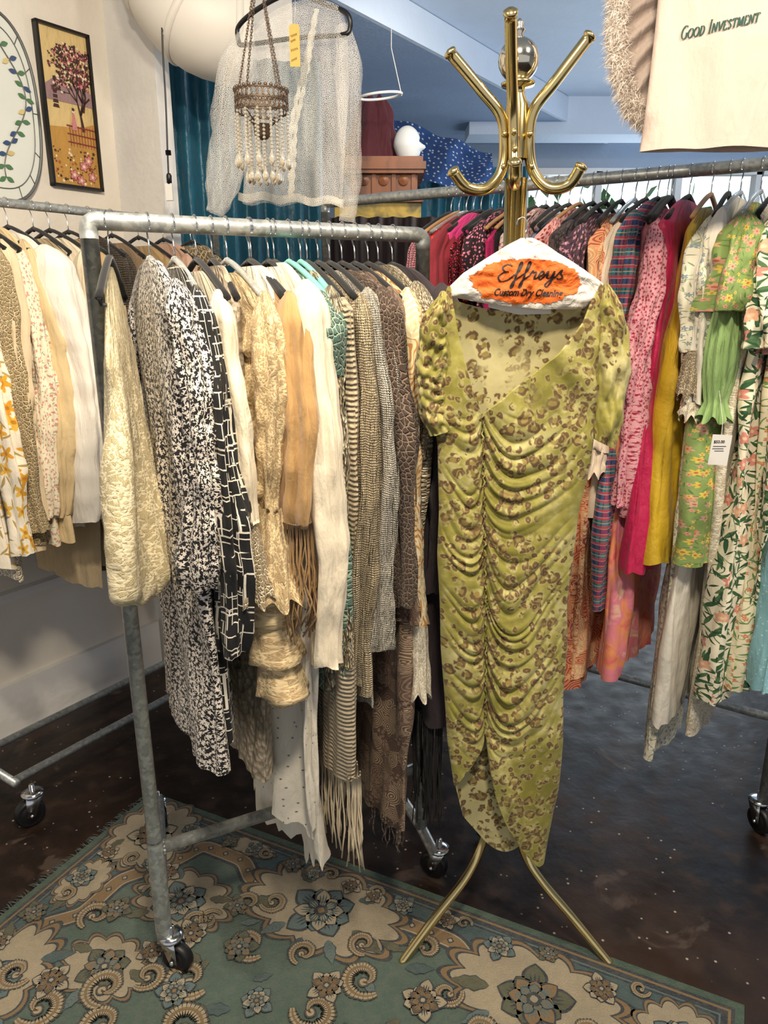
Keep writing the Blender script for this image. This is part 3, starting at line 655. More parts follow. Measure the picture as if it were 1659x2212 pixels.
front(662,1690,None,'fringed shawl','beige striped knit shawl ending in a long knotted fringe','shawl','fringed_shawl',F18,hw=.225,th=.024,seed=13,flen=1890,fm=(YARN,98,.002))
front(686,1495,1480,'beige mesh sweater','beige open mesh knit sweater','sweater','knit_sweater',F10,hw=.205,th=.02,seed=14,sr=(.042,.026),amp=.7)
front(711,1530,1400,'white rib cardigan','white ribbed knit cardigan beside the beige mesh sweater','cardigan','knit_cardigan',F11,hw=.2,th=.019,seed=15,amp=.7)
front(738,1310,1305,'brown crochet cardigan','brown crochet cardigan with scalloped hem','cardigan','crochet_cardigan',F12,hw=.21,th=.024,seed=16,sr=(.046,.029),hemwave=.014,amp=.8)
front(766,1790,1335,'brown paisley dress','long brown paisley dress with beaded tassel hem','dress','paisley_dress',F13,hw=.2,th=.022,seed=17,flen=1850,fm=(F12,60,.0016))
front(795,1480,1350,'gold embroidered blouse','cream blouse with gold swirl embroidery and white lace cuffs','blouse','embroidered_blouse',F14,hw=.2,th=.018,seed=18,cf=(1500,LACEW,.35),sr=(.04,.025),amp=.8)
front(817,1480,1000,'cream beaded jacket','cream beaded jacket second from the right end of the front rack','jacket','beaded_jacket',F15,hw=.19,th=.018,seed=19)
front(848,1560,1280,'dark plum dress','dark plum fringed dress at the right end of the front rack','dress','fringed_dress',F16,hw=.2,th=.026,seed=20,flen=1800,fm=(BLACKF,98,.002),sr=(.042,.028))
p=on_bar(540,FA,FB); sj=[o for o in bpy.data.objects if o.name.startswith('suede_jacket')][0]
mb=MB(); R_=random.Random(3); z0=zpix(1135,p.y-.19)-p.z; zz=z0; swx=.018*sin(zz*4+7+1)+.010*nz(zz*6,7,1)
for k in range(60):
    q=2*PI*k/60; x=.227+swx+.050*cos(q); y=.6*swx+.029*sin(q); l=R_.uniform(.17,.23)
    pts=[V(x+.003*R_.uniform(-1,1)*i,y+.003*R_.uniform(-1,1)*i,z0+.018-l*i/5) for i in range(6)]
    mb.tube(pts,.0034,4,sx=1.,sy=.4)
mb.build('fringe',F6D,sj)
def solid(n,c,**k): return plain(n,c,**k)
rrz=math.atan2(-RN.y,-RN.x)
def right(px,hem,sl,short,label,cat,name,mat,style='velvet',hw=.2,seed=0,**k):
    p=on_bar(px,RA,RBR); rz=rrz+JR.uniform(-.06,.06); d=V(cos(rz),sin(rz),0); Yn=p.y+d.y*hw
    hz=zpix(hem,Yn)-p.z; sz=None if sl is None else zpix(sl,Yn)-p.z
    if 'cf' in k:
        cy,cm,ff=k.pop('cf'); k['cuff']=(cm,sz-(zpix(cy,Yn)-p.z),ff)
    k.setdefault('ztop',-.075+JR.uniform(-.025,.006))
    g=garment(name,label,cat,p,rz,hz,mat,sz,hw=hw,seed=seed,**k)
    hanger(p,rz,style,short,'hangers on the right rack',min(.19,hw)); return g
def mk_plaid():
    m=M('blue_red_plaid',.85,0,.1); c='#3a4d78'
    for (sc,col,dr,a) in((9,'#a03450','X',.62),(9,'#2e8585','Y',.66),(27,'#1b2440','X',.8),(27,'#c9a790','Y',.93),(18,'#c04450','Y',.8)):
        w=m.node('ShaderNodeTexWave',{'bands_direction':dr},Scale=float(sc)/1.3); m.put(w.inputs['Vector'],m.co)
        c=m.mix(m.ma('MULTIPLY',m.step(w.outputs['Fac'],a,.03),.65),c,col)
    m.col(c); m.weave(); m.wrinkle(); return m.end()
def mk_water():
    m=M('pink_orange_watercolour',.6,0,.1); n=m.noi(14,4,dist=1.); m.col(m.ramp(n.outputs[0],[(.3,'#d0506c'),(.45,'#e0905c'),(.6,'#d87a90'),(.7,'#e6c0a0')])); m.wrinkle(); return m.end()
TROP=lambda n,s:floral(n,'#ebe3c8',[(['#d98d80','#dda888','#d28676'],'#ecc8a4',s,5,.19,.25,1)],[('#2f5a38',s*1.7,.12,.62,3),('#4d7048',s*2.2,.11,.5,7),('#274a2c',s*2.6,.09,.5,11)],vine=('#3f643c',s*.9,.01))
items=[
(975,1290,700,'pale pink cardigan','pale pink ribbed cardigan, leftmost on the right rack','cardigan','knit_cardigan',knit('pale_pink_knit','#e8a3ae','#b46a78',300)),
(992,1270,700,'salmon knit top','salmon pink knit top beside the pale pink cardigan','top','knit_pullover',knit('salmon_knit','#d9706e','#93403f',300)),
(1008,1290,None,'scarlet satin top','scarlet satin top high on the right rack left of the coat stand','top','satin_blouse',solid('scarlet_satin','#d02c2e',rough=.4)),
(1024,1200,650,'wine red dress','dark wine red dress beside the scarlet satin top','dress','jersey_dress',solid('wine_jersey','#8a2432')),
(1040,1250,None,'hot pink dress','hot pink dress left of the brass pole','dress','satin_dress',solid('hot_pink','#ee3f8c',rough=.6)),
(1064,1260,650,'burgundy sequin top','burgundy sequined top left of the brass pole','top','sequin_blouse',sequin('burgundy_sequins',['#b31c3c','#7c1230','#d84060','#5c0d22'],180,.3,.5)),
(1086,1280,None,'black slip dress','black slip dress just left of the brass pole','dress','slip_dress',BLACKF),
(1100,1290,640,'pink polka dot blouse','dark blouse with tiny pink dots behind the brass pole','blouse','printed_blouse',floral('pink_dots','#2a1a22',[('#ef8aa6',None,90,4,.25,.1,1)])),
(1118,1290,None,'fuchsia dress','bright fuchsia dress behind the brass pole','dress','crepe_dress',solid('fuchsia','#e2307c')),
(1136,1290,None,'black velvet dress','black velvet dress behind the brass pole','dress','velvet_dress',solid('black_velvet_cloth','#100c10')),
(1158,1290,None,'burnt orange dress','burnt orange dress hidden behind the green leopard dress','dress','cotton_dress',solid('burnt_orange','#d06a3a')),
(1182,1290,620,'pink rosebud blouse','white blouse with small red rosebuds right of the brass pole','blouse','printed_blouse',floral('rosebud_print','#dcc2bb',[('#b8485a','#7a2030',70,4,.3,.3,1)],[('#7f8a6a',80,.1,.35,3)])),
(1208,1290,None,'slate blue camisole','slate blue camisole right of the brass pole','camisole','camisole',solid('slate_blue','#6f7c94')),
(1232,1290,None,'black strappy dress','black strappy dress above the paper hanger cover','dress','strappy_dress',solid('black_cotton','#121116')),
(1256,1300,640,'red dotted blouse','pink blouse with red dots above the paper hanger cover','blouse','printed_blouse',floral('red_dots','#d8a49e',[('#9c2c36',None,85,3,.3,.3,2)])),
(1284,1300,560,'black lace top','black lace top between the dotted blouses','top','lace_blouse',lace('black_lace','#1a161a','#6d5a5c',30)),
(1312,1310,640,'mauve print top','mauve top with a dense dark print','top','printed_tunic',floral('mauve_print','#4e3543',[('#b98090','#e8c8c8',60,5,.26,.3,1)],[('#2a2530',70,.12,.4,3)])),
(1346,1475,None,'terracotta paisley dress','long terracotta paisley dress, lowest orange hem beside the leopard dress','dress','paisley_dress',paisley('terracotta_paisley','#cf7f50','#a33830','#dba87a','#843646',20)),
(1376,1460,620,'apricot paisley blouse','apricot blouse with brick red paisley swirls','blouse','paisley_blouse',paisley('apricot_paisley','#d99e70','#ad4c3a','#e3c498','#8e444a',26)),
(1400,1120,975,'buttoned cream blouse','cream blouse whose buttoned cuff pokes out right of the leopard dress','blouse','cotton_blouse',solid('cream_silk','#dfccb4',rough=.6)),
(1425,1310,700,'blue plaid dress','blue and red plaid dress','dress','plaid_dress',mk_plaid()),
(1446,1455,None,'watercolour dress','pink and orange watercolour dress below the magenta one','dress','chiffon_dress',mk_water()),
(1456,1115,1100,'pink ditsy blouse','pale pink blouse with tiny red flowers','blouse','printed_blouse',floral('pink_ditsy','#dc9da6',[('#a8324c','#5a1020',95,5,.27,.35,1)],[('#6e5a58',110,.07,.3,3)])),
(1494,1230,None,'magenta satin dress','magenta satin dress with ruffled shoulder','dress','satin_dress',solid('magenta_satin','#b01448',rough=.5,wr=.9)),
(1542,1215,None,'mustard yellow dress','mustard yellow satin dress','dress','satin_dress',solid('mustard_satin','#c2a122',rough=.5,wr=.9)),
(1580,1650,770,'blue sprig dress','long cream dress with faded blue sprig print','dress','printed_dress',floral('blue_sprig','#ded8c2',[('#7890a6','#c9b06a',48,5,.2,.4,1)],[('#8a9a7a',60,.07,.4,3)],vine=('#9aa68c',16,.008))),
(1606,1560,880,'white cotton blouse','white cotton dress with scalloped sleeve beside the green flowered dress','dress','cotton_dress',solid('white_cotton','#e4dfd2')),
(1650,1215,680,'green flowered dress','apple green dress with pink and yellow flowers','dress','printed_dress',floral('green_flower_print','#839b5a',[(['#d0957e','#d0b64e','#c9a08c'],'#b06040',34,6,.24,.3,1),(['#d0bc5c','#d0957e'],'#b06040',50,5,.18,.3,4)],[('#5a7a42',58,.08,.4,3)],bvar=('#7a904c',12))),
(1690,1590,None,'white lace petticoat','white petticoat with a scalloped lace hem','petticoat','petticoat',LACEW),
(1722,1500,760,'tropical leaf dress','long cream dress with green leaves and pink fruit print','dress','printed_dress',TROP('tropical_leaves',15)),
(1765,1480,None,'cream sprig dress','cream ruffled dress with small green sprigs','dress','printed_dress',floral('green_sprig','#ded4b4',[('#c97e62','#d6b94a',40,5,.18,.3,1)],[('#5f8a4c',46,.1,.5,3)],vine=('#6a8a54',18,.008))),
(1798,1490,760,'pink fruit dress','cream dress with large leaves, second from the right edge','dress','printed_dress',TROP('tropical_leaves_large',12)),
(1846,1480,None,'sky blue dress','pale sky blue dotted dress at the right edge','dress','cotton_dress',floral('sky_blue_dotted','#8abdc8',[('#b4dbe2',None,60,4,.12,.1,1)])),
]
GREENSL=plain('green_gauze','#8dae6c',.8,.2,.9)
kw={
'magenta satin dress':dict(th=.04,amp=2.0,flare=.12),'mustard yellow dress':dict(th=.034,amp=1.9,flare=.1),
'terracotta paisley dress':dict(th=.028,flare=.12,amp=1.5),'apricot paisley blouse':dict(th=.022),'watercolour dress':dict(th=.03,amp=1.6,flare=.1),
'blue sprig dress':dict(th=.022,sr=(.04,.028),cf=(870,F4C,.3),amp=1.4),'white cotton blouse':dict(th=.024,sr=(.038,.026),hemwave=.012,cf=(915,LACEW,.4),amp=1.4),
'green flowered dress':dict(th=.050,amp=1.6,flare=.2,sr=(.050,.040),sflare=.25,cf=(915,GREENSL,'puff')),
'tropical leaf dress':dict(th=.038,flare=.16,sr=(.042,.034),sflare=.1,amp=1.7),'pink fruit dress':dict(th=.03,flare=.15,sr=(.042,.032),amp=1.7),'sky blue dress':dict(th=.05,flare=.22,amp=1.7),
'buttoned cream blouse':dict(sr=(.042,.03),sout=.035,cf=(1030,plain('cream_silk_cuff','#dfccb4'),.12)),'pink ditsy blouse':dict(sr=(.038,.03)),'blue plaid dress':dict(th=.026,flare=.12)}
styl={'scarlet satin top':'clear','white cotton blouse':'clear','mustard yellow dress':'wood','tropical leaf dress':'wood','pink fruit dress':'wood','salmon knit top':'wood','red dotted blouse':'wood','green flowered dress':'clear','apricot paisley blouse':'clear','black velvet dress':'wood','fuchsia dress':'wood'}
for i,(px,hem,sl,short,label,cat,name,mat) in enumerate(items):
    k=dict(kw.get(short,{})); k.setdefault('th',.019); k.setdefault('amp',1.15)
    right(px,hem,sl,short,label,cat,name,mat,styl.get(short,'velvet'),hw=.205 if px>1300 else .19,seed=30+i,**k)
p=at(1555,972,1.57)
tg=thing('price_tag','white paper price tag hanging from the apple green flowered dress','tag',p)
PAPER=M('white_card',.7,coord='Object').col('#dcdad4').end(vary=.04); INK=M('black_ink',.6,coord='Object').col('#1a1a1a').end(vary=0)
mb=MB(); mb.box((0,0,0),(.042,.001,.066),0,0,0,.05); mb.build('card',PAPER,tg,False)
text('printed_price','$53.00',.0085,INK,tg,(-.004,-.0012,.018))
mb=MB()
for k in range(3): mb.box((-.002-.003*(k%2),-.0009,.008-.005*k),(.028-.004*k,.0004,.0012))
mb.build('printed_line',INK,tg,False)
mb=MB(); mb.tube([V(0,0,.03),V(.003,.01,.06),V(.01,.06,.12)],.0005,5); mb.build('string',PAPER,tg)
lrz=math.atan2(LN.y,LN.x)
def left(s,hem,sl,short,label,cat,name,mat,style='velvet',hw=.17,seed=0,**k):
    p=LA+LD*s; rz=lrz+JR.uniform(-.06,.06); d=LN; Yn=p.y+d.y*hw
    hz=zpix(hem,Yn)-p.z; sz=None if sl is None else zpix(sl,Yn)-p.z
    k.setdefault('ztop',-.07+JR.uniform(-.02,.005))
    g=garment(name,label,cat,p,rz,hz,mat,sz,hw=hw,seed=seed,**k)
    hanger(p,rz,style,short,'hangers on the left rack',min(.17,hw),.0135); return g
YF=floral('yellow_flower_print','#e9e0cc',[(['#d79c28','#e0b040'],'#b97a1c',17,5,.28,.4,1)],[('#a8925a',26,.08,.5,3)])
left(.05,1230,1200,'yellow flowered blouse','white blouse with golden yellow flowers at the left edge','blouse','printed_blouse',YF,seed=60,th=.022)
left(.08,1250,880,'white eyelet top','white eyelet top at the left edge','top','eyelet_blouse',crochet('white_eyelet','#ebe5d4','#b4a892',70),seed=61)
left(.125,1180,1150,'cream crochet cardigan','thick cream crochet cardigan on the left rack','cardigan','crochet_cardigan',crochet('thick_cream_crochet','#e0cfa9','#9a855e',90),seed=62,th=.026,sr=(.052,.032),amp=.7)
left(.155,1190,1130,'beige linen shirt','beige linen shirt behind the crochet cardigan','shirt','linen_shirt',plain('beige_linen','#d3c0a0'),seed=63)
left(.18,1180,1120,'cream ditsy blouse','cream blouse with faint pink sprigs','blouse','printed_blouse',floral('faint_sprigs','#e3d9c0',[('#c98a7c',None,60,4,.2,.3,1)],[('#9aa080',70,.1,.35,3)]),seed=64)
left(.205,1170,1120,'tan sweater','tan cotton sweater beside the white sweatshirt','sweater','knit_sweater',plain('tan_cotton','#d0b98e'),seed=65)
left(.265,1140,1125,'white sweatshirt','thick white sweatshirt next to the post of the front rack','sweatshirt','sweatshirt',plain('white_fleece','#e8e2d6',.95,.4,.5,.04),seed=66,th=.04,hw=.19,sr=(.085,.05),sflare=-.12,amp=.4,sout=0)
left(.34,1270,1180,'oatmeal tunic','oatmeal crinkled tunic behind the white sweatshirt','tunic','gauze_tunic',plain('oatmeal_gauze','#b3a07e',.9,.2,.9),seed=67)
left(.39,1230,1100,'ivory blouse','ivory ruffled blouse behind the rack post','blouse','ruffled_blouse',F4,seed=68)
left(.45,1230,1100,'beige coat','beige button coat behind the front rack','coat','button_coat',plain('beige_twill','#b0956c'),seed=69)
left(.52,1250,1000,'brown knit top','dark olive brown knit top seen behind the black blossom dress','top','knit_pullover',knit('olive_brown_knit','#5c4c38','#2c241a',300),seed=70,hw=.15)
left(.60,1200,1000,'taupe blouse','taupe blouse seen between the front hangers','blouse','cotton_blouse',plain('taupe_cotton','#846f56'),seed=71,hw=.15)
left(.70,1200,1000,'khaki jacket','khaki jacket with round buttons seen between the front hangers','jacket','button_jacket',plain('khaki_twill','#9a7f56'),seed=72,hw=.15,th=.03)
left(.80,1200,1000,'blush camisole','blush pink camisole seen between the front hangers','camisole','camisole',plain('blush_satin','#b9947e',.5),seed=73,hw=.15)
left(.92,1200,1000,'cream crochet vest','cream openwork crochet vest at the far end of the left rack','vest','crochet_vest',crochet('open_crochet','#cdbb96','#6c5a3c',60),seed=74,th=.03,hw=.15)
# ================================================================ COAT STAND
CB=V(.285,1.52,0)
cs_=thing('coat_stand','polished brass coat stand with curved hooks and tripod legs','coat stand',CB)
cs_.rotation_euler=(0,-.021,0)
def cl(px,py,Y):
    p=at(px,py,Y)-CB; q=Matrix.Rotation(.021,3,'Y')@p; return q
mb=MB(); mb.tube([V(0,0,.26),V(0,0,1.82)],.013,16)
for k in range(3):
    q=PI/2+2*PI*k/3; mb.tube([V(.013*cos(q),.013*sin(q),.27),V(.013*cos(q),.013*sin(q),1.72)],.0105,14)
mb.build('pole',BRASS,cs_)
mb=MB(); z0=cl(1115,190,1.52).z; zc=cl(1120,130,1.52).z
mb.lathe([(.019,z0-.12),(.021,z0-.03),(.013,z0-.012),(.013,z0),(.03,z0+.003),(.031,z0+.008),(.012,z0+.014),(.001,z0+.014)],(0,0,0),28)
mb.build('pole_cap',BRASS,cs_)
mb=MB(); mb.lathe([((.036+.0006*(k%2))*sin(PI*k/22)+.0004,zc-.037*cos(PI*k/22)) for k in range(23)],(0,0,0),32)
mb.lathe([(.001,zc+.03),(.009,zc+.035),(.006,zc+.041),(.012,zc+.047),(.006,zc+.053),(.009,zc+.059),(.001,zc+.067)],(0,0,0),20)
mb.build('finial',SILV,cs_)
def arm(pts,r=.0103):
    mb=MB(); P=spl([cl(*q) for q in pts]); mb.tube(P,r,16)
    for e,d in((P[0],P[0]-P[1]),(P[-1],P[-1]-P[-2])):
        mb.lathe([(r,-.002),(r*1.18,0),(r*1.18,.004),(r*.8,.007),(.001,.009)],e,16,0,d.normalized())
    mb.build('hook_arm',BRASS,cs_)
arm([(974,116,1.50),(1040,195,1.505),(1082,250,1.51),(1090,310,1.515),(1083,370,1.51),(1050,408,1.5),(1008,405,1.49),(980,372,1.48)])
arm([(1272,80,1.50),(1200,175,1.505),(1152,240,1.51),(1143,310,1.515),(1152,370,1.51),(1185,406,1.5),(1228,400,1.49),(1254,362,1.48)])
arm([(1103,30,1.38),(1105,140,1.44),(1108,230,1.485),(1110,310,1.495),(1111,370,1.48),(1112,398,1.45),(1112,385,1.41),(1112,352,1.39)])
arm([(1122,90,1.66),(1120,170,1.6),(1118,240,1.55),(1116,310,1.545),(1116,380,1.56),(1116,410,1.59),(1116,400,1.63),(1116,370,1.65)])
mb=MB()
for q in((1110,285),(1112,322),(1111,368),(1090,290),(1145,290),(1088,360),(1148,360)):
    mb.sphere(cl(q[0],q[1],1.482 if 1100<q[0]<1130 else 1.5),.006,10)
mb.build('screw_caps',BRASS,cs_)
for pts in([(1082,1640,1.52),(1060,1740,1.517),(1042,1820,1.51),(1010,1890,1.48),(945,1975,1.43),(864,2086,1.376)],[(1098,1640,1.52),(1112,1760,1.517),(1132,1840,1.51),(1168,1900,1.48),(1235,1980,1.43),(1322,2088,1.376)]):
    P=[cl(*q) for q in pts]; mb=MB(); mb.tube([P[0]+V(0,0,.03)]+spl(P),.0105,16); mb.build('leg',BRASS,cs_)
mb=MB(); mb.tube(spl([V(0,0,.34),V(0,.03,.27),V(0,.09,.2),V(-.005,.2,.1),V(-.005,.29,.012)]),.0105,16); mb.build('leg',BRASS,cs_)
# ================================================================ LEOPARD DRESS
def mk_leo(name,light=0.):
    m=M(name,.8,0,.2); n=m.noi(7,4); n2=m.noi(60,3); n3=m.noi(160,2)
    b=m.ramp(m.ma('MULTIPLY_ADD',n2.outputs[0],.3,m.ma('MULTIPLY',n.outputs[0],.75)),[(.42,'#7e782c'),(.54,'#979045'),(.66,'#bbb37c')])
    if light: b=m.mix(light,b,'#c9bf92')
    wv=m.warp(.016,42)
    for (sc,r0,r1,off,th) in((33,.17,.41,0.,.16),(52,.06,.33,4.,.3)):
        v=m.mapv(loc=(off,off,0),vec=wv); vo=m.vor(sc,v,rand=.9); d=vo.outputs['Distance']
        ring=m.ma('MULTIPLY',m.step(d,r0,.05),m.ma('SUBTRACT',1.,m.step(d,r1,.06)))
        brk=m.step(m.noi(72,1).outputs[0],.45,.05); cs=m.node('ShaderNodeSeparateColor'); m.put(cs.inputs[0],vo.outputs['Color'])
        pick=m.step(cs.outputs[0],th,.02); patch=m.step(m.noi(6,2,m.mapv(loc=(off+2,0,0))).outputs[0],.43,.04)
        pp=m.ma('MULTIPLY',pick,patch); k=m.ma('MULTIPLY',m.ma('MULTIPLY',ring,brk),pp)
        halo=m.ma('MULTIPLY',m.ma('SUBTRACT',1.,m.step(d,r1+.05,.05)),pp)
        b=m.mix(m.ma('MULTIPLY',halo,.45),b,'#c2b97e'); b=m.mix(m.ma('MULTIPLY',m.ma('SUBTRACT',1.,m.step(d,r0,.05)),pp),b,'#8f7a3e'); b=m.mix(m.ma('MULTIPLY',k,.92),b,'#5a3d20')
    m.col(b); m.bump(n3.outputs[0],.25,.001); return m.end(vary=.08)
LEO=mk_leo('green_leopard_jersey'); LEOB=mk_leo('green_leopard_jersey_reverse',.7)
YD=1.385
dr=thing('ruched_dress','olive green leopard print dress with ruched front seam on the brass coat stand','dress',at(1130,600,YD))
seam=[(600,1038),(890,1036),(1000,1042),(1300,1045),(1580,1046)]
oL=[(618,968),(650,955),(700,945),(800,935),(900,935),(960,945),(1100,948),(1200,944),(1300,950),(1400,952),(1500,960),(1600,966),(1692,980)]
oR=[(610,1300),(650,1318),(700,1310),(800,1298),(900,1288),(1000,1275),(1100,1250),(1200,1238),(1300,1224),(1400,1226),(1500,1218),(1600,1216),(1700,1206),(1780,1190),(1857,1174)]
nL=[(618,972),(650,976),(700,984),(780,1000),(850,1020),(890,1036)]+seam[2:4]+[(1560,1046),(1600,1042),(1640,1020),(1680,992),(1694,982)]
nR=[(610,1298),(640,1280),(700,1250),(760,1200),(820,1125),(860,1075),(890,1036)]+seam[2:4]+[(1570,1046),(1640,1054),(1700,1066),(1760,1088),(1810,1118),(1850,1150),(1857,1165)]
def wx(px,py): return at(px,py,YD).x
Zt,Zb,Z1450,Z1000=zpix(880,YD),zpix(1640,YD),zpix(1450,YD),zpix(1000,YD)
def dy(x,z,sx,lx,rx):
    cx=(lx+rx)/2; hw=max(.02,(rx-lx)/2); q0=min(1,abs(x-cx)/hw)
    y=-.034*math.sqrt(max(0,1-q0*q0))-.008*max(0,1-q0)
    side=1 if x>sx else -1
    half=(rx-sx) if side>0 else (sx-lx); d=abs(x-sx); q=min(1,d/max(.01,half))
    win=max(0,min(1,(Zt-z)/.05))*max(0,min(1,(z-Zb)/.10))
    sag=(.085 if side>0 else .055)*(1+.5*nz(z*5,3.*side,0))
    c=sag*(sin(PI*min(1,q)**.62)-.55*q*q*(1 if side>0 else .3))
    zz=z+c+.010*nz(x*14,z*9,side*3.)
    ph=zz/.036+1.0*nz(zz*16,side*5.,1.)+.5*nz(x*10,zz*10,6.)
    f=abs(sin(PI*ph))**.8-.62
    f2=abs(sin(PI*ph*2.1+side))**.9-.6
    am=.0135*(1-q)**1.0*(.4+.95*(nz(zz*13,side*7.,5)+.5))
    y-=win*(am*f+.0045*(1-q)**3*f2)
    y+=win*.012*math.exp(-(d/.008)**2)
    lw=max(0,min(1,(Z1450-z)/.15)); y-=lw*.016*nz(x*22+z*7*side,z*2.5,side*2.+9)*(1-.5*q)
    up=max(0,min(1,(z-Z1000)/.08)); y-=up*.011*nz(x*14+z*15*side,z*5,7.)
    y-=.008*nz(x*12,z*4,2.)+.003*nz(x*40,z*18,6.)
    return y
def panel(y0,y1,fa,fb,N,Mx,mat,name,parent,edge=0):
    rows=[];uv=[]
    for i in range(N+1):
        py=lerp(y0,y1,i/N); a=wx(smooth_tab(fa,py),py); b=wx(smooth_tab(fb,py),py); sx=wx(interp(seam,py),py); lx=wx(interp(oL,py),py); rx=wx(interp(oR,py),py)
        z=zpix(py,YD); row=[];u=[]
        for j in range(Mx+1):
            t=j/Mx; x=lerp(a,b,t); row.append(V(x,YD+dy(x,z,sx,lx,rx),z)); u.append((x,z))
        if edge>0: row.append(row[-1]+V(.001,.008,0)); u.append(u[-1])
        if edge<0: row.insert(0,row[0]+V(-.001,.008,0)); u.insert(0,u[0])
        rows.append(row);uv.append(u)
    mb=MB(); mb.grid(rows,uv); return mb.build(name,mat,parent,True,True)
panel(618,1694,oL,nL,520,70,LEO,'front_panel',dr,1)
panel(610,1857,nR,oR,600,130,LEO,'front_panel',dr,-1)
mb=MB(); rows=[];uv=[]
for i in range(121):
    t=i/120; row=[];u=[]
    for j in range(61):
        s=j/60
        top=lerp(640,632,s)+38*sin(PI*s); bot=1760+85*sin(PI*min(1,s*1.05))**.6
        py=lerp(top,bot,t); a=wx(interp(oL,py)+2+ (max(0,py-1690)*.25),py); b=wx(interp(oR,py)-2,py); x=lerp(a,b,s); z=zpix(py,YD)
        y=YD+.05*math.sqrt(max(0,1-(2*s-1)**2))-.002+.008*nz(x*22,z*3,4)+.014*nz(x*9,z*1.5,8)*sin(PI*s)
        if py>1560: y-=.045*sin(PI*s)*min(1,(py-1560)/150)
        row.append(V(x,y,z));u.append((x+2.,z))
    rows.append(row);uv.append(u)
mb.grid(rows,uv); mb.build('back_panel',LEOB,dr,True,True)
def slv(cx,wd,y0,y1,sd,mx,ga):
    mb=MB(); rows=[];uv=[]
    N=140
    for i in range(N+1):
        t=i/N; py=lerp(y0,y1,t); c=interp(cx,py); w=interp(wd,py); k=math.sqrt(min(1,(t+.002)*7)); z=zpix(py,YD); X=wx(c,py); W=(wx(c+w,py)-X)
        row=[];u=[]
        for j in range(65):
            q=2*PI*j/64; g=abs(sin(t*PI*mx+3.2*nz(cos(q)*1.5,sin(q)*1.5+sd,t*3)+1.4*cos(q)*sd))**.8
            f=ga*(g-.5)*(.6+nz(cos(q)*2,t*5,sd)+.3)+.42*nz(cos(q)*1.8+sd,sin(q)*1.8,t*5)+.14*nz(cos(q)*5,sin(q)*5,t*12)
            zz=z+.010*cos(q)*sd*(-1)*t
            row.append(V(X+W*k*cos(q)*(1+f*.4),YD+.002-.028*k*sin(q)*(1+f*1.3),zz)); u.append((q*.035+sd,z))
        rows.append(row);uv.append(u)
    mb.grid(rows,uv); mb.build('sleeve',LEO,dr,True,True)
slv([(640,957),(700,940),(800,935),(900,945),(930,955)],[(640,20),(700,32),(800,37),(880,34),(930,26)],628,930,-1,10,.24)
slv([(620,1310),(700,1322),(800,1322),(900,1312),(960,1304)],[(620,20),(700,34),(800,38),(900,30),(960,24)],612,958,1,5,.12)
mb=MB(); mb.grid([[at(x,interp([(1055,652),(1120,668),(1190,666)],x)+dy_,YD+.018) for x in range(1055,1191,9)] for dy_ in(-6,12)]); mb.build('neck_label',PAPER,dr,True,True)
mb=MB(); P=[]
for i in range(160):
    py=lerp(888,1575,i/159); x=wx(interp(seam,py),py); z=zpix(py,YD); lx=wx(interp(oL,py),py); rx=wx(interp(oR,py),py); P.append(V(x+.002*sin(i*1.7),YD+dy(x,z,x,lx,rx)-.0005,z))
mb.tube(P,.0016,6); mb.build('seam',LEO,dr,True,True)
# paper covered hanger
HP=at(1135,600,YD)
ph=thing('paper_covered_hanger','wire hanger in a crinkled white dry cleaner paper cover with orange oval','hanger',HP)
def mk_paper():
    m=M('crinkled_paper',.75,coord='Object').col('#dfd8ce'); v=m.vor(28,m.co,'F1',1.,'3D'); n=m.noi(25,5,dist=1.2); m.bump(n.outputs[0],.9,.014); m.bump(v.outputs['Distance'],.6,.008); return m.end(vary=.06)
PAP=mk_paper(); ORG=M('orange_print',.7,coord='Object'); ORG.col('#e66a22'); _n=ORG.noi(25,5,dist=1.2); ORG.bump(_n.outputs[0],.9,.012); ORG=ORG.end(vary=.15)
top=[(968,622),(1000,590),(1050,558),(1095,530),(1125,514),(1150,514),(1180,530),(1230,562),(1275,592),(1302,612)]
pb=[(968,640),(1050,656),(1170,668),(1260,668),(1302,626)]
mb=MB(); yp=YD+.002
for sgn in(-1,1):
    rows=[]
    for i in range(41):
        t=i/40; rows.append([])
        for j in range(61):
            s=j/60; x=lerp(968,1302,s); a=interp(top,x); b=interp(pb,x); py=lerp(a,b,t)
            p=at(x,py,yp); e=min(1,4*min(t,1-t,s*2,2-2*s)+.05); p.y+=sgn*(.012*math.sqrt(max(0,e)))+ .006*nz(x*.02,py*.03,sgn)+.004*nz(x*.06,py*.07,3); rows[-1].append(p)
    mb.grid(rows)
mb.build('paper_cover',PAP,ph,True,True)
def psurf(x,py,o=.0012):
    a=interp(top,x); b=interp(pb,x); t=min(.99,max(.01,(py-a)/(b-a))); s=(x-968)/334
    e=min(1,4*min(t,1-t,s*2,2-2*s)+.05); p=at(x,py,yp); p.y+=-(.012*math.sqrt(max(0,e)))+.006*nz(x*.02,py*.03,-1)+.004*nz(x*.06,py*.07,3)-o; return p
mb=MB(); rows=[]
for i in range(15):
    row=[]; rr_=i/14
    for j in range(140):
        q=2*PI*j/140; k=rr_*(1+.10*nz(cos(q)*4,sin(q)*4,1.)+.10*nz(cos(q)*18,sin(q)*18,2.))
        row.append(psurf(1134+116*k*cos(q),608+48*k*(abs(sin(q))**.85)*math.copysign(1,sin(q))))
    rows.append(row)
mb.grid(rows,None,True); mb.build('orange_oval',ORG,ph,True,True)
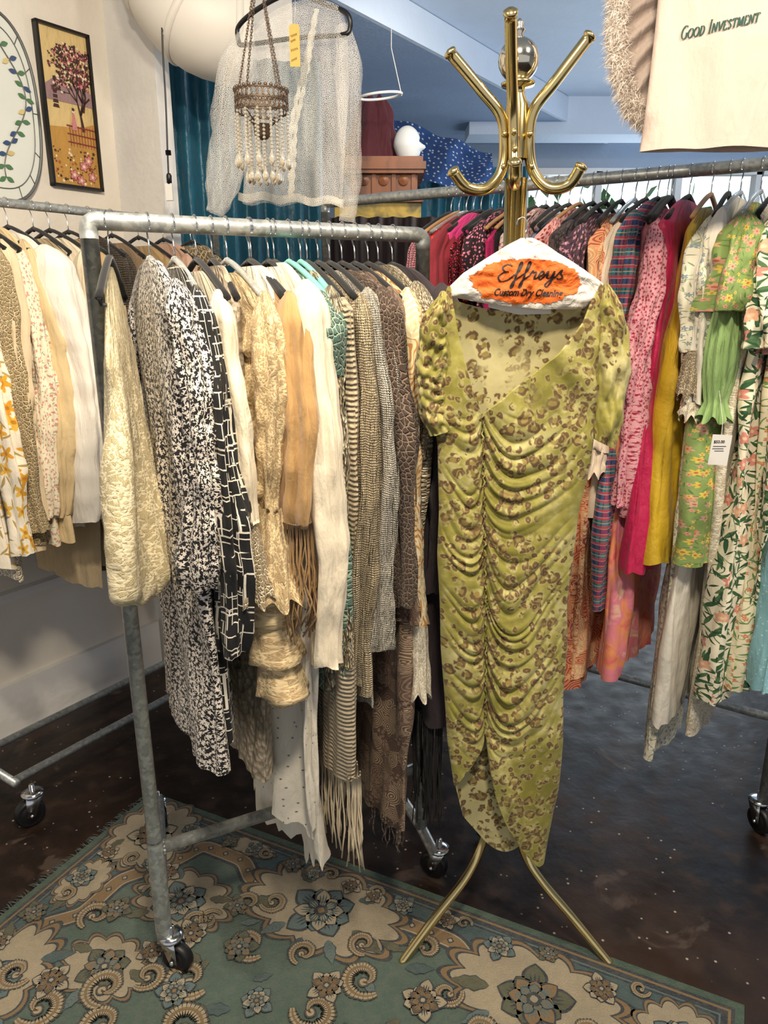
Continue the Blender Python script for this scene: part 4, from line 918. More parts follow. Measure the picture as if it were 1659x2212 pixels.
def drape_text(name,body,size,cx,cy,shear,sx,rot,bold):
    o=text(name,body,size,INK,None,(0,0,0),(0,0,0),shear,1,0,bold)
    cr_,sr_=cos(rot),sin(rot)
    for v in o.data.vertices:
        x,y=v.co.x*sx,v.co.y; X=x*cr_-y*sr_; Y=x*sr_+y*cr_
        p=psurf(cx+X,cy-Y,.0022); v.co=p-HP
    o.parent=ph
drape_text('cleaner_slogan','Custom Dry Cleaning',21,1136,633,.4,.78,-.02,.6)
SC={'E':(.9,[(.75,.9),(.45,1.0),(.2,.82),(.35,.6),(.6,.56),(.3,.5),(.05,.25),(.25,.0),(.6,.05),(.9,.3)]),'f':(.5,[(0,.3),(.25,.5),(.42,.95),(.32,1.1),(.22,.6),(.12,-.3),(.02,-.4),(.1,-.05),(.5,.3)]),
'r':(.5,[(0,.3),(.15,.55),(.2,.45),(.38,.48),(.32,.1),(.5,.15)]),'e':(.5,[(0,.15),(.33,.35),(.22,.52),(.06,.25),(.22,.02),(.5,.35)]),'y':(.6,[(0,.35),(.08,.5),(.08,.15),(.3,.1),(.42,.5),(.38,-.1),(.2,-.42),(.08,-.25),(.6,.2)]),'s':(.45,[(0,.2),(.25,.55),(.22,.35),(.38,.12),(.2,.0),(.05,.08)])}
mb=MB(); X=0; S=36.
for ch in 'Effreys':
    w,pts=SC[ch]; P=[(q.x,q.y) for q in spl([V(a,b,0) for a,b in pts],6)]
    P=[(1070+(X+a+b*.22)*S,608-b*S-(X)*1.2) for a,b in P]
    mb.ribbon(P,4.0,lambda a,b:psurf(a,b,.0024),0,.5); X+=w
mb.build('cleaner_name',INK,ph,False,True)
mb=MB(); mb.tube(spl([at(1135,518,YD),at(1136,500,YD),at(1139,485,YD+.01),at(1132,470,YD+.02),at(1120,474,YD+.02),at(1116,486,YD+.02)]),.0013,8); mb.build('wire_hook',CHROME,ph,True,True)
# ================================================================ LEFT WALL THINGS
NP={k:plain('needlepoint_'+k,c,coord='Object') for k,c in dict(ground='#b0853f',sky='#cbb27c',hill='#927678',dark='#3a2420',pink='#c07a7e',red='#7c2a2f',cream='#d9caa8',rust='#9b532a').items()}
pw,phh=.185,.475; c=wl(.5415,2.107,.012)
pf=thing('framed_picture','narrow black framed needlepoint of a garden with blossom tree and fence','picture',c,WA)
FRM=M('black_frame',.35,coord='Object').col('#151414').end(vary=.05)
mb=MB()
for x in(-1,1): mb.box((x*pw/2,0,0),(.009,.022,phh+.009))
for z in(-1,1): mb.box((0,0,z*phh/2),(pw+.009,.022,.009))
mb.build('frame',FRM,pf,False)
npk=list(NP); mb=MB()
def P2(pts,c,l): mb.poly([V(x,-.001-.0003*l,z) for x,z in pts],npk.index(c))
w2,h2=pw/2-.003,phh/2-.003
mb.box((0,.004,0),(pw-.006,.008,phh-.006),0,npk.index('sky'))
P2([(-w2,-h2),(w2,-h2),(w2,-.03),(.03,-.05),(-w2,-.06)],'ground',1)
P2([(-w2,.06),(-.03,.1),(.0,.07),(.05,.09),(w2,.06),(w2,.02),(-w2,.02)],'hill',1)
def blobN(x,z,r,c,l,n=5): P2([(x+r*(1+.25*cos(n*q))*cos(q),z+r*(1+.25*cos(n*q))*sin(q)) for q in [2*PI*k/30 for k in range(30)]],c,l)
R_=random.Random(8)
def branch(x,z,a,L,w,d):
    x2,z2=x+L*cos(a),z+L*sin(a)
    if abs(x2)>w2-.004 or z2>h2-.01: return
    nx,nz_=-sin(a)*w,cos(a)*w
    P2([(x-nx,z-nz_),(x2-nx*.6,z2-nz_*.6),(x2+nx*.6,z2+nz_*.6),(x+nx,z+nz_)],'dark',3)
    if d<=2:
        for _ in range(3): blobN(x2+R_.uniform(-.008,.008),z2+R_.uniform(-.008,.008),R_.uniform(.002,.0045),R_.choice(['pink','dark','cream','dark','red','dark']),4+R_.random()*2)
    if d>0:
        for _ in range(3 if d>2 else 2): branch(x2,z2,a+R_.uniform(-.75,.75),L*.8,w*.65,d-1)
branch(.045,-.06,1.7,.05,.006,5); branch(.05,-.0,1.3,.05,.005,5); branch(.05,.03,2.1,.05,.004,4)
for i in range(9): P2([(-.01+i*.011,-.11),(-.008+i*.011,-.11),(-.008+i*.011,-.045),(-.01+i*.011,-.045)],'red',5)
for z in(-.1,-.075,-.05): P2([(-.02,z),(w2,z-.003),(w2,z+.001),(-.02,z+.004)],'red',6)
P2([(.0,-.06),(.02,-.06),(.014,-.01),(.006,-.01)],'pink',7); blobN(.01,-.003,.006,'cream',8); blobN(.01,.003,.005,'dark',9)
for i in range(4): P2([(-.062+i*.002,.0+i*.014),(-.038-i*.002,.0+i*.014),(-.042,.010+i*.014),(-.058,.010+i*.014)],'dark',5)
for i in range(90): blobN(R_.uniform(-w2+.01,w2-.01),R_.uniform(-h2+.01,-.12),R_.uniform(.002,.005),R_.choice(['rust','dark','dark','cream','red']),4+R_.random())
for (x,z) in((.03,-.17),(-.01,-.2),(.06,-.2),(.05,-.15),(.015,-.215)): blobN(x,z,.015,'red',8); blobN(x,z,.013,'pink',9); blobN(x,z,.005,'cream',10)
mb.build('needlepoint',[NP[k] for k in npk],pf,False)
c=wl(.27,2.07,.02); og=thing('stained_glass_panel','oval leaded glass panel with green vine and flowers on left wall','stained glass',c,WA)
GW=M('frosted_glass',.25,coord='Object').col('#d3d6ce').end(vary=.06); GL=M('leading',.5,.6,coord='Object').col('#6a6c6a').end()
GG=M('green_glass',.2,coord='Object').col('#4f7550').end(vary=.3); GP=M('amber_glass',.2,coord='Object').col('#c9b47a').end(vary=.2); GB=M('blue_glass',.2,coord='Object').col('#3c4f74').end(vary=.2)
def ov(r,k,y): return V(.15*r*math.copysign(abs(cos(k))**.8,cos(k)),y,.272*r*math.copysign(abs(sin(k))**.8,sin(k)))
K=[2*PI*j/60 for j in range(60)]
mb=MB(); mb.poly([ov(.98,k,0) for k in K]); mb.poly([ov(.98,k,.006) for k in reversed(K)]); mb.build('glass',GW,og,False)
mb=MB(); mb.tube([ov(1,k,0) for k in K+[0]],.005,8); mb.tube([ov(.86,k,-.002) for k in K+[0]],.0015,6)
for k in K[::4]: mb.tube([ov(.86,k,-.002),ov(1,k,-.002)],.0012,5)
P=[V(.05*sin(z*14+1)+.06,-.003,z) for z in [x*.02-.2 for x in range(21)]]; mb.tube(P,.0018,6); mb.build('leading',GL,og)
mb=MB(); R_=random.Random(2)
for z in [x*.034-.2 for x in range(12)]:
    for s in(-1,1):
        a=R_.uniform(-.6,.6)+(0 if s>0 else PI); x=.05*sin(z*14+1)+.06; L=.028
        pts=[]
        for t in range(9): pts.append((t/8*L,.007*sin(PI*t/8)))
        for t in range(7,0,-1): pts.append((t/8*L,-.007*sin(PI*t/8)))
        mm=R_.choice([0,0,0,1,2]); mb.poly([V(x+q[0]*cos(a)-q[1]*sin(a),-.004-.0003*s,z+q[0]*sin(a)+q[1]*cos(a)) for q in pts],mm)
mb.build('vine_pieces',[GG,GP,GB],og,False)
p=at(352,118,2.55); cd=thing('power_cord','dark hanging power cord with white plug beside the white pier','cord',p)
mb=MB(); mb.tube(spl([at(350,60,2.55),at(352,118,2.55),at(358,220,2.55),at(362,330,2.55),at(364,378,2.55)]),.0028,8); mb.build('cable',BLKPL,cd,True,True)
mb=MB(); mb.tube([at(364,375,2.55),at(365,380,2.55),at(366,398,2.55)],[.006,.009,.008],10); mb.tube([at(363,325,2.55),at(364,335,2.55)],.009,10); mb.build('connector',BLKPL,cd,True,True)
mb=MB(); mb.box(at(366,415,2.55),(.022,.014,.05)); mb.tube([at(362,436,2.55),at(362,448,2.55)],.0015,6); mb.tube([at(370,436,2.55),at(370,448,2.55)],.0015,6); mb.build('plug',PAPER,cd,False,True)
# ================================================================ CURTAINS, DUCT, BACKGROUND
def curtain(name,label,a,b,z0,z1,mat,folds=10,amp=.05,seed=0):
    mb=MB(); rows=[];uv=[]; a=Vector(a);b=Vector(b); d=(b-a).normalized(); n=V(-d.y,d.x,0); L=(b-a).length
    NX=folds*14
    for i in range(31):
        t=i/30; row=[];u=[]
        for j in range(NX+1):
            s=j/NX; x=s*L; o=amp*(.7+.5*t)*sin(2*PI*folds*s+1.5*nz(s*5+seed,t*1.5,0))+amp*.8*nz(s*folds*2.5,t*2,seed)
            row.append(a+d*x+n*o+V(0,0,lerp(z1,z0,t))); u.append((x,lerp(z1,z0,t)))
        rows.append(row);uv.append(u)
    mb.grid(rows,uv); o=mb.build(name,mat); return tag(o,label,'curtain')
TEAL=plain('teal_satin','#0f5870',.4,.3,.8,.25)
curtain('curtain','teal blue satin curtain hanging behind the sheer blouse',(-.88,3.02,0),(-.24,3.16,0),.02,2.36,TEAL,8,.025)
curtain('curtain','dark burgundy curtain hanging behind the front rack',(-.23,3.3,0),(.35,3.3,0),.02,1.83,plain('burgundy_velvet','#1c0a14',.9,.3,.4),8,.035,3)
mb=MB(); mb.box((-.66,3.2,2.6),(.62,.08,.5),.2); struct('trim_5',mb,WALLW)
DW=M('white_duct_paint',.5,coord='Object').col('#dcd7ce').end(vary=.04)
P=spl([at(330,-330,2.75),at(345,-150,2.72),at(375,-30,2.68),at(440,45,2.66),at(530,70,2.7)],5)
du=MB(); du.tube(P,[.155]*len(P),36)
root=thing('air_duct','large white segmented air duct elbow under the ceiling','duct',P[0]); du.build('duct_pipe',DW,root,True,True)
rg=MB()
for i in range(2,len(P)-1,4):
    d=(P[i+1]-P[i-1]).normalized(); rg.lathe([(.155,-.012),(.161,-.008),(.161,.008),(.155,.012)],P[i],36,0,d)
rg.build('seam_band',DW,root,True,True)
def mk_wood(n,c1,c2,sp=.15):
    m=M(n,.5,coord='Object'); k=m.noi(8,5,m.mapv(sc=(1,1,sp)),1.); m.col(m.mix(m.step(k.outputs[0],.5,.15),c1,c2)); return m.end(vary=.15)
WD1=mk_wood('red_brown_wood','#7c4a2c','#4c2a1a'); WD2=mk_wood('distressed_yellow_paint','#b0943a','#5a5228',1.)
YA=4.05; A0=at(842,345,YA)
ar=thing('armoire','old wooden armoire with distressed yellow green paint at the back','cabinet',(A0.x-.03,YA+.2,0))
mb=MB(); mb.box((-.03,0,1.0),(.44,.4,1.96)); mb.build('body',WD2,ar,False)
mb=MB(); mb.box((-.03,-.01,1.99),(.46,.43,.03)); mb.box((0,-.005,2.08),(.34,.38,.16)); mb.box((0,-.01,2.17),(.39,.44,.03)); mb.box((0,0,A0.z-.03),(.42,.48,.035)); mb.box((0,0,A0.z-.055),(.40,.46,.02))
for x in(-.15,-.05,.05,.15): mb.box((x,-.2,2.08),(.02,.012,.14))
for x in(-.1,0,.1): mb.lathe([(.001,0),(.022,.002),(.026,.008),(.014,.012),(.001,.016)],(x,-.195,2.08),14,0,(0,-1,0))
mb.build('cornice',WD1,ar,False)
for s in(-1,1):
    mb=MB(); mb.box((-.03+s*.1,-.205,.95),(.18,.02,1.75)); mb.box((-.03+s*.1,-.218,.95),(.12,.01,1.6)); o=mb.build('door',WD2,ar,False)
    mb=MB(); mb.sphere((-.03+s*.02,-.225,1.),.012,8); k=mb.build('knob',BRASS,None); k.parent=o
HM=M('white_mannequin',.5,coord='Object').col('#d8dcdc').end(vary=.02)
hp=at(882,345,YA); mb=MB(); rows=[]
for i in range(33):
    q=PI*i/32; z=.095*cos(q); r=math.sin(q); row=[]
    for j in range(36):
        a=2*PI*j/36; x=.072*r*cos(a); y=.08*r*sin(a); face=max(0,cos(a))**5; k=1-.28*max(0,-z/.095)
        x+=face*r*.028*math.exp(-((z+.008)/.018)**2); x-=face*.012*math.exp(-((z-.018)/.012)**2); x+=face*.012*math.exp(-((z+.043)/.009)**2); x+=face*.01*math.exp(-((z+.068)/.01)**2)
        row.append(V(x*k,y*k*.85,z)+V(hp.x,YA+.2,hp.z+.10))
    rows.append(row)
mb.grid(rows,None,True); mb.tube([V(hp.x-.01,YA+.2,hp.z+.04),V(hp.x-.01,YA+.2,hp.z+.015),V(hp.x-.01,YA+.2,hp.z-.012)],[.04,.042,.06],20)
tag(mb.build('mannequin_head',HM),'white foam mannequin head standing on the armoire','mannequin head')
STAR=floral('star_cloth','#264a84',[('#dfe4ea',None,26,5,.13,.6,1)],(),wr=.9)
mb=MB(); rows=[];uv=[]
for i in range(25):
    row=[];u=[]
    for j in range(81):
        s=j/80; t=i/24; x=lerp(825,1062,s); y0=lerp(245,332,s); y1=lerp(345,400,s)+26*sin(PI*s); p=at(x,lerp(y0,y1,t),5.0); p.y+=.05*sin(s*16+t*3)+.04*nz(s*6,t*3,2)
        row.append(p);u.append((s*.75,t*.4))
    rows.append(row);uv.append(u)
mb.grid(rows,uv); tag(mb.build('star_cloth',STAR),'blue cloth with white stars draped beneath the ceiling at the back','cloth')
curtain('curtain','teal curtain hanging behind the starry cloth',(.05,5.25,0),(.95,5.25,0),.02,2.33,TEAL,8,.04,5)
mb=MB(); q=at(806,212,YA+.3); rows=[]
for i in range(30):
    t=i/29; rows.append([q+V((.05+.10*t**.7)*cos(a)*(1+.16*sin(a*6+t*2)+.3*nz(cos(a)*2,sin(a)*2,t*3)),(.03+.09*t)*sin(a)*(1+.14*sin(a*6)),-.32*t+.03*nz(cos(a)*2,sin(a)*2,0)) for a in [2*PI*j/60 for j in range(60)]])
mb.grid(rows,None,True); tag(mb.build('draped_cloth',plain('maroon_cloth','#4a1420',.8,.3,.8)),'maroon cloth draped high above the armoire','cloth')
mb=MB(); q=at(822,207,3.9); mb.tube([q+V(.1*cos(a),.1*sin(a)*.6,.01*cos(a)) for a in [2*PI*j/30 for j in range(31)]],.006,8); mb.tube([q+V(.1,0,0),q+V(.05,0,.2),q+V(.05,0,.45)],.002,6); tag(mb.build('ceiling_hoop',PAPER),'white metal hoop hanging from the ceiling above the armoire','hoop')
# ================================================================ SHEER BLOUSE
def mk_sheer(k1,k2,n,c='#f2efe8'):
    m=M(n,.8,0,.2); m.col(c); v=m.vor(230,None,'DISTANCE_TO_EDGE'); e=m.ma('SUBTRACT',1.,m.step(v.outputs['Distance'],.12,.05))
    fz=m.noi(14,3,m.mapv(sc=(2,.4,1))); return m.end(m.ma('MULTIPLY_ADD',e,k2,m.ma('MULTIPLY',fz.outputs[0],k1)),0)
SH=mk_sheer(.14,.36,'sheer_white_net'); SHT=mk_sheer(.6,.5,'sheer_trim_lace','#e2ddd0')
YB=2.3; bp=at(635,-60,YB)
bl=thing('sheer_blouse','sheer white net blouse hung high in front of the teal curtain','blouse',bp)
bL=[(50,528),(90,518),(200,517),(330,520),(435,513)]; bR=[(35,742),(80,752),(200,757),(330,748),(445,742)]
for nm,ysg in(('front_panel',-1),('back_panel',1)):
    mb=MB(); rows=[];uv=[]
    for i in range(71):
        t=i/70; row=[];u=[]
        for j in range(71):
            s=j/70; py=lerp(lerp(62,48,s)-52*sin(PI*s)**.6*(1 if ysg>0 else .75),lerp(432,446,s)+4*sin(s*20),t); a=interp(bL,py); b=interp(bR,py)
            p=at(lerp(a,b,s),py,YB); p.y+=ysg*.035*math.sqrt(max(0,1-(2*s-1)**2))+(.03*nz(s*7,t*2.,ysg)+.007*nz(s*22,t*3,ysg))*min(1,t*3)+(s-.5)*-.15
            row.append(p);u.append((p.x,p.z))
        rows.append(row);uv.append(u)
    mb.grid(rows,uv); mb.build(nm,SH,bl,True,True)
mb=MB(); rows=[]
for k in range(3):
    rows.append([at(lerp(514,742,j/60),lerp(432,446,j/60)+4*sin(j/60*20)-9*k,YB-.02-.03*math.sqrt(max(0,1-(2*j/60-1)**2))-(j/60-.5)*.15) for j in range(61)])
mb.grid(rows); mb.build('hem_band',SHT,bl,True,True)
def tubeat(pts,r,mat,nm,parent,n=32,fold=.15,seed=0):
    P=spl(pts,8); N=len(P); mb=MB(); rs=[interp([(k/(len(r)-1),r[k]) for k in range(len(r))],i/(N-1)) for i in range(N)]
    mb.tube(P,rs,n,cap=False)
    for i,v in enumerate(mb.v):
        c=P[i//n]; q=2*PI*(i%n)/n; k=1+fold*2*(nz(cos(q)*2+seed,sin(q)*2,(i//n)*.12+seed)+.6*nz(cos(q)*5+seed,sin(q)*5,(i//n)*.3)); v[:]=c+(v-c)*k
    mb.build(nm,mat,parent,True,True)
tubeat([at(535,75,YB+.06),at(515,150,YB+.07),at(500,280,YB+.06),at(480,400,YB+.04),at(462,460,YB+.03)],[.02,.05,.05,.045,.025],SH,'sleeve',bl,fold=.2)
tubeat([at(740,60,YB-.06),at(752,150,YB-.08),at(756,300,YB-.07),at(755,420,YB-.06),at(750,478,YB-.05)],[.02,.036,.03,.026,.022],SH,'sleeve',bl,seed=4,fold=.2)
mb=MB(); 
for k in(0,1):
    rows=[]
    for i in range(60):
        t=i/59; py=lerp(20,430,t); cx=lerp(684,628,min(1,t*1.6))+10*k*sin(t*3); p=at(cx,py,YB-.045); w=.006
        rows.append([p+V(-w+.002*sin(i*1.3+k),-.003,0),p+V(0,-.006+.003*sin(i*1.1),0),p+V(w+.002*sin(i*1.7+k),-.003,0)])
    mb.grid(rows)
mb.build('lace_placket',SHT,bl,True,True)
bh=thing('clothes_hanger','black plastic hanger with rounded bottom bar holding the sheer blouse','hanger',bp,0)
mb=MB(); P=spl([at(516,92,YB+.08),at(514,60,YB+.08),at(545,28,YB+.05),at(600,-5,YB),at(640,-12,YB-.01),at(700,8,YB-.05),at(748,28,YB-.09),at(756,62,YB-.09),at(735,76,YB-.08),at(640,82,YB),at(530,97,YB+.07),at(516,92,YB+.08)]); mb.tube(P,.0065,8); mb.build('frame',BLKPL,bh,True,True)
mb=MB(); mb.tube(spl([at(640,-12,YB),at(640,-60,YB),at(655,-85,YB),at(640,-105,YB),at(625,-90,YB)]),.002,6); mb.tube([at(640,-105,YB),V(at(640,-105,YB).x,YB,2.86)],.001,5); mb.build('hook',CHROME,bh,True,True)
KT=M('manila_card',.8,coord='Object').col('#c8a458').end(vary=.06)
p=at(636,98,YB-.14); tg=thing('price_tag','yellow manila tag with handwriting hanging on the sheer blouse','tag',p)
a_,b_=at(624,52,p.y)-p,at(649,144,p.y)-p
mb=MB(); mb.poly([V(a_.x+.004,0,a_.z),V(b_.x-.004,0,a_.z),V(b_.x,0,a_.z-.006),V(b_.x,0,b_.z),V(a_.x,0,b_.z),V(a_.x,0,a_.z-.006)]); mb.poly([V(a_.x,.0006,b_.z),V(b_.x,.0006,b_.z),V(b_.x,.0006,a_.z-.006),V(a_.x,.0006,a_.z-.006)]); mb.build('card',KT,tg,False)
mb=MB()
for i,(z,w) in enumerate(((.02,.016),(.008,.012),(-.012,.018),(-.035,.014))):
    pts=[V(-.009+k*w/14,-.0008,z+.0035*sin(k*2.1+i)+k*.0004) for k in range(15)]; mb.tube(pts,.0005,4)
mb.build('handwriting',INK,tg)
mb=MB(); mb.tube([V(0,0,a_.z-.004),V(.003,.02,a_.z+.04),V(0,.05,a_.z+.08)],.0006,5); mb.build('string',PAPER,tg)
# ================================================================ CRYSTAL LANTERN
YC=1.95; lc=at(565,225,YC); cn=thing('crystal_candle_holder','hanging bronze filigree lantern with strands of crystal drops','lantern',lc)
BRZ=M('aged_bronze',.45,.7,coord='Object').col('#6b5a4c').end(vary=.25)
def mk_cry():
    m=M('crystal',.05,coord='Object').col('#ebe2cc'); m.b.inputs['Transmission Weight'].default_value=.75; m.b.inputs['IOR'].default_value=1.5; return m.end(vary=0)
CRY=mk_cry(); rr0=.062
mb=MB(); zt=at(565,200,YC).z-lc.z; zb=at(565,242,YC).z-lc.z
for z in(zt,zb,(zt+zb)/2): mb.tube([V(rr0*cos(q),rr0*sin(q),z) for q in [2*PI*k/40 for k in range(41)]],.002,6)
for k in range(30):
    q=2*PI*k/30
    for s in(-1,1): mb.tube([V(rr0*cos(q+.14*s*sin(t*6.28)),rr0*sin(q+.14*s*sin(t*6.28)),lerp(zb,zt,t)) for t in [i/8 for i in range(9)]],.0014,5)
    mb.sphere(V(rr0*cos(q),rr0*sin(q),zt+.004),.0045,6)
mb.build('filigree_band',BRZ,cn)
mb=MB(); z2=at(565,292,YC).z-lc.z; mb.tube([V(.03*cos(q),.03*sin(q),z2+.03) for q in [2*PI*k/30 for k in range(31)]],.0018,6); mb.lathe([(.001,z2-.012),(.012,z2-.008),(.02,z2),(.021,z2+.02),(.024,z2+.022)],(0,0,0),20); 
for k in range(3):
    q=2*PI*k/3; mb.tube([V(rr0*cos(q),rr0*sin(q),zb),V(.022*cos(q),.022*sin(q),z2+.02)],.0012,5)
mb.build('candle_cup',BRZ,cn)
tp=at(556,-80,YC)-lc
for k in range(4):
    q=PI/4+PI/2*k; e=V(rr0*cos(q),rr0*sin(q),zt); mb=MB(); n=46
    for i in range(n):
        p=e.lerp(tp,(i+.5)/n); d=(tp-e).normalized(); u=d.cross(V(0,1,0) if i%2 else V(1,0,.1)).normalized()
        mb.tube([p+d*.0052*cos(a)+u*.0028*sin(a) for a in [2*PI*j/8 for j in range(9)]],.0008,4,cap=False)
    mb.build('chain',BRZ,cn)
for k in range(26):
    q=2*PI*k/26+.1; r=rr0 if k%2 else .038; nb_=11 if k%2 else 15; mb=MB(); z=zb-.004
    for i in range(nb_):
        mb.sphere(V(r*cos(q),r*sin(q),z),.0036,8); z-=.0082
    z-=.006; x,y=r*cos(q),r*sin(q)
    mb.lathe([(.0005,.012),(.003,.004),(.0075,-.010),(.0068,-.018),(.0005,-.024)],(x,y,z),8)
    mb.build('crystal_strand',CRY,cn)
mb=MB(); mb.tube([tp+lc,V(tp.x+lc.x,tp.y+lc.y,2.7)],.0012,5); mb.build('hanging_cord',BRZ,cn,True,True)
# ================================================================ TEE AND FEATHER CAPE
TM=plain('cream_tshirt_cotton','#d6c2b5',.9,.3,.5,.03)
YT=1.62; cT=at(1582,325,YT); zh=at(1500,322,YT).z; tp_=V(cT.x,YT,2.50)
te=thing('t_shirt','cream t-shirt with green slogan hanging at the upper right corner','t-shirt',tp_)
TX=at(1393,320,YT).x+.215
mb=MB(); rows=[];uv=[]
def tee_pt(x,y,nx,ny,z):
    lo=min(1,max(0,(2.12-z)/.2))
    f=.018*nz(x*9+2,y*10,z*2)+.006*nz(x*25,y*20,z*4)+lo*.012*nz(x*16+z*2,y*9,z*1.5+5); return V(x+nx*f+TX,YT+y+ny*f-x*.12,z)
def tee_w(z):
    t=(2.40-z)/(2.40-zh); return lerp(.14,.215,min(1,t*7)) if t<.15 else .215-.014*sin(PI*t)+.006*t
for i in range(60):
    t=i/59; z=lerp(2.40,zh,t); row=[];u=[]
    for j,(x,y,nx,ny) in enumerate(section(tee_w(z),.026,100)):
        p=tee_pt(x,y,nx,ny,z)
        if i>=58: p.z+=.006*nz(x*10,y*8,2)
        row.append(p); u.append((x,z))
    u.append(u[0]); rows.append(row);uv.append(u)
mb.grid(rows,uv,True); mb.build('body',TM,te,True,True)
for sd in(-1,1):
    tubeat([V(TX+sd*.15,YT,2.38),V(TX+sd*.21,YT,2.33),V(TX+sd*.24,YT,2.24)],[.03,.06,.06],TM,'sleeve',te,fold=.1)
GI=M('dark_green_print',.7,coord='Object').col('#1f4a40').end(vary=.05)
ARC=lambda cx,cy,rx,ry,a0,a1,n=14:[(cx+rx*cos(math.radians(lerp(a0,a1,i/n))),cy+ry*sin(math.radians(lerp(a0,a1,i/n)))) for i in range(n+1)]
LT={'G':(.8,[ARC(.42,.5,.4,.5,50,310),[(.68,.12),(.68,.42)],[(.5,.42),(.82,.42)]]),'O':(.85,[ARC(.42,.5,.4,.5,0,360,22)]),'D':(.8,[[(.15,0),(.15,1)],[(.0,0),(.3,0)]+ARC(.3,.5,.42,.5,-90,90),[(.3,1),(.0,1)]]),
'I':(.4,[[(.2,0),(.2,1)],[(.05,0),(.35,0)],[(.05,1),(.35,1)]]),'N':(.85,[[(.12,0),(.12,1)],[(.12,1),(.72,0)],[(.72,0),(.72,1)],[(0,0),(.25,0)],[(.6,1),(.85,1)],[(0,1),(.12,1)]]),'V':(.8,[[(.05,1),(.4,0)],[(.4,0),(.75,1)],[(-.05,1),(.2,1)],[(.62,1),(.88,1)]]),
'E':(.65,[[(.12,0),(.12,1)],[(0,1),(.55,1),(.55,.86)],[(.12,.52),(.42,.52)],[(0,0),(.58,0),(.6,.16)]]),'S':(.6,[[(q.x,q.y) for q in spl([V(.5,.82,0),V(.3,1,0),V(.08,.8,0),V(.28,.54,0),V(.52,.28,0),V(.3,0,0),V(.04,.18,0)],5)]]),
'T':(.75,[[(.37,0),(.37,1)],[(.0,.86),(.02,1),(.72,1),(.74,.86)],[(.22,0),(.52,0)]]),'M':(1.0,[[(.12,0),(.15,1)],[(.15,1),(.48,.1)],[(.48,.1),(.82,1)],[(.82,1),(.86,0)],[(0,0),(.24,0)],[(.74,0),(.98,0)],[(.02,1),(.15,1)],[(.82,1),(.95,1)]]),' ':(.4,[])}
def tee_px(px,py):
    p=at(px,py,YT-.03)
    for _ in range(5):
        x=p.x-TX; w=tee_w(p.z); r=min(.98,abs(x)/w); y=-.026*(1-r**(8/3))**.375
        q=tee_pt(x,y,0,-1,p.z); p=at(px,py,q.y-.0022)
    return p
mb=MB(); X=0; word='GOOD INVESTMENT'; big={0,5}; tot=sum(LT[c][0]*(1.25 if i in big else 1)+.12 for i,c in enumerate(word)); S=(1640-1470)/tot
for i,ch in enumerate(word):
    w,st=LT[ch]; k=1.45 if i in big else 1; kk=1.25 if i in big else 1
    for P in st:
        Q=[]
        for a,b in zip(P,P[1:]):
            for t in (0,.34,.67): Q.append((lerp(a[0],b[0],t),lerp(a[1],b[1],t)))
        Q.append(P[-1])
        pts=[]
        for a,b in Q:
            u=X+a*kk+b*k*.35; X_=1470+u*S; pts.append((X_,86-(X_-1470)*.235-b*k*S*1.45))
        mb.ribbon(pts,3.6,tee_px,0,.65)
    X+=w*kk+.12
mb.build('slogan',GI,te,False,True)
th_=thing('clothes_hanger','wire hanger holding the cream slogan t-shirt','hanger',V(TX,YT,2.5))
mb=MB(); mb.tube([V(-.15,0,-.14),V(0,0,-.06),V(.15,0,-.14),V(-.15,0,-.14)],.002,6); mb.build('frame',CHROME,th_)
mb=MB(); mb.tube([V(0,0,-.06),V(0,0,.02),V(.01,0,.04),V(0,0,.06),V(0,0,.36)],.0015,6); mb.build('hook',CHROME,th_)
FE=plain('blush_feather','#eadfd4',.9,.5,0,.1); FEI=plain('pleated_lining','#b3a398',.8,.3,.8)
yc=1.72; fp=at(1400,-60,yc); fc=thing('feather_cape','blush cape trimmed with fluffy feathers hanging beside the slogan t-shirt','cape',fp)
edge=[at(*q,yc) for q in ((1352,-200),(1336,-80),(1330,0),(1328,90),(1340,170),(1366,235),(1405,270),(1460,285))]; E=spl(edge,10)
mb=MB(); rows=[]
for i,p in enumerate(E):
    q=at(1480,-150+ i*5.0,yc+.03); rows.append([p.lerp(q,j/30)+V(0,.010*sin(i*.9+j*.15)-.012*sin(PI*j/30)+.006*nz(i*.4,j*.4,1),0) for j in range(31)])
mb.grid(rows); mb.build('lining',FEI,fc,True,True)
mb=MB(); R_=random.Random(1)
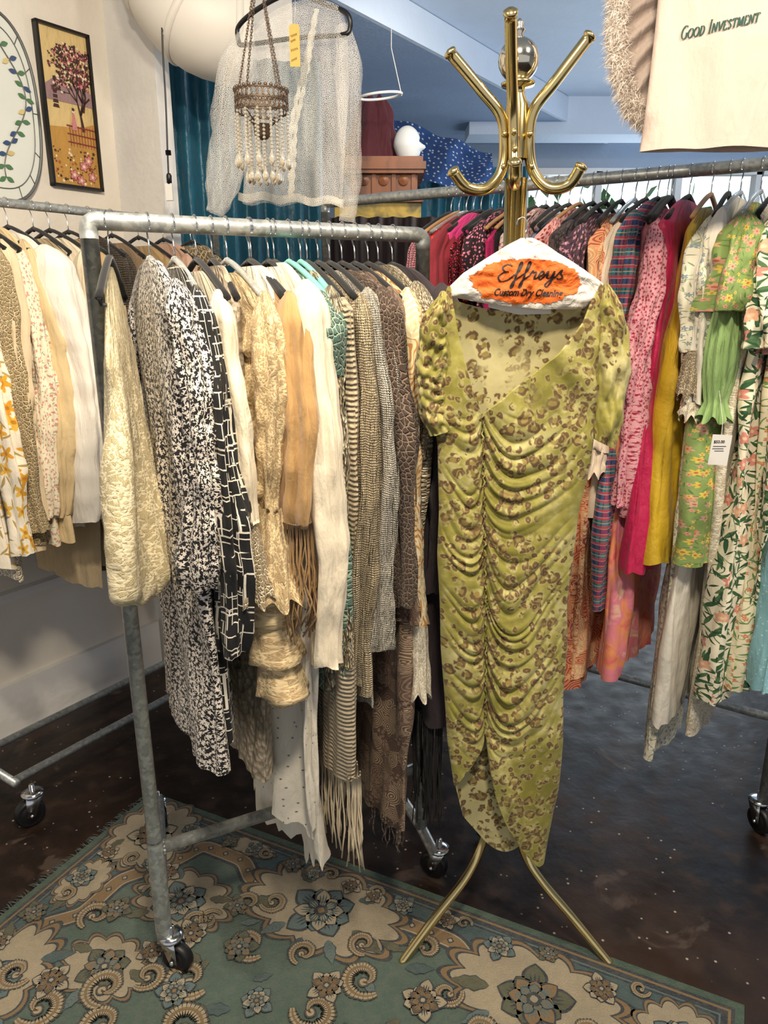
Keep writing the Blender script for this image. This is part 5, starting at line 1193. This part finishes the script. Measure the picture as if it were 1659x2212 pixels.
for i in range(12000):
    k=R_.random()*(len(E)-1.01); p=E[int(k)].lerp(E[int(k)+1],k%1)+V(R_.uniform(-.014,.020),R_.uniform(-.018,.012),R_.uniform(-.012,.012))
    d=V(R_.gauss(-.5,.8),R_.gauss(-.3,.6),R_.gauss(-.2,.8)).normalized()*R_.uniform(.012,.024); s=d.cross(V(R_.random(),R_.random(),R_.random())).normalized()*.0009
    b0=len(mb.v); mb.v.extend([p-s,p+s,p+d+V(0,0,-.003)]); mb.face([b0,b0+1,b0+2])
fo=mb.build('feather_trim',FE,fc,False,True); fo['kind']='stuff'
mb=MB(); mb.tube([at(1440,-190,yc),V(at(1440,-190,yc).x,yc,2.86)],.0012,5); mb.build('hanging_cord',CHROME,fc,True,True)
# ================================================================ LIGHTS, WORLD, CAMERA
def area(loc,tgt,size,power,col,name='lamp'):
    l=bpy.data.lights.new(name,'AREA'); l.energy=power; l.size=size; l.color=col; o=bpy.data.objects.new(name,l); C.objects.link(o); o.location=loc
    o.rotation_euler=(Vector(tgt)-Vector(loc)).to_track_quat('-Z','Y').to_euler(); return o
area((.15,.1,2.8),(-.1,1.5,.8),.22,44,(1,.85,.65),'ceiling_lamp_warm')
area((1.25,.6,2.8),(.75,1.9,.8),.25,30,(1,.88,.72),'ceiling_lamp_right')
area((-.35,.9,2.4),(-1.3,2.2,.6),.08,20,(1,.86,.68),'wall_fill_left')  # unseen lamp added to brighten the sunlit left wall
area((.4,3.3,2.6),(.2,3.9,1.6),.3,12,(1,.88,.74),'ceiling_lamp_back')
area((2.4,6.3,1.8),(1.5,2,2.4),2.2,34,(.82,.92,1),'window_daylight')
area((2.6,3.6,1.0),(1.6,4.2,2.86),1.5,42,(.80,.90,1),'ceiling_bounce_fill')  # unseen upward fill added to brighten the ceiling with cool light
w=bpy.data.worlds.new('World'); bpy.context.scene.world=w; w.use_nodes=True; bg=w.node_tree.nodes['Background']; bg.inputs[0].default_value=(.96,.94,.96,1); bg.inputs[1].default_value=.62
cam=bpy.data.cameras.new('Camera'); cam.sensor_fit='VERTICAL'; cam.sensor_height=24; cam.lens=24*F/2212; cam.clip_start=.02
co=bpy.data.objects.new('Camera',cam); C.objects.link(co); co.location=(0,0,H); co.rotation_euler=(math.radians(74),0,0); bpy.context.scene.camera=co
bpy.context.scene.view_settings.view_transform='Standard'
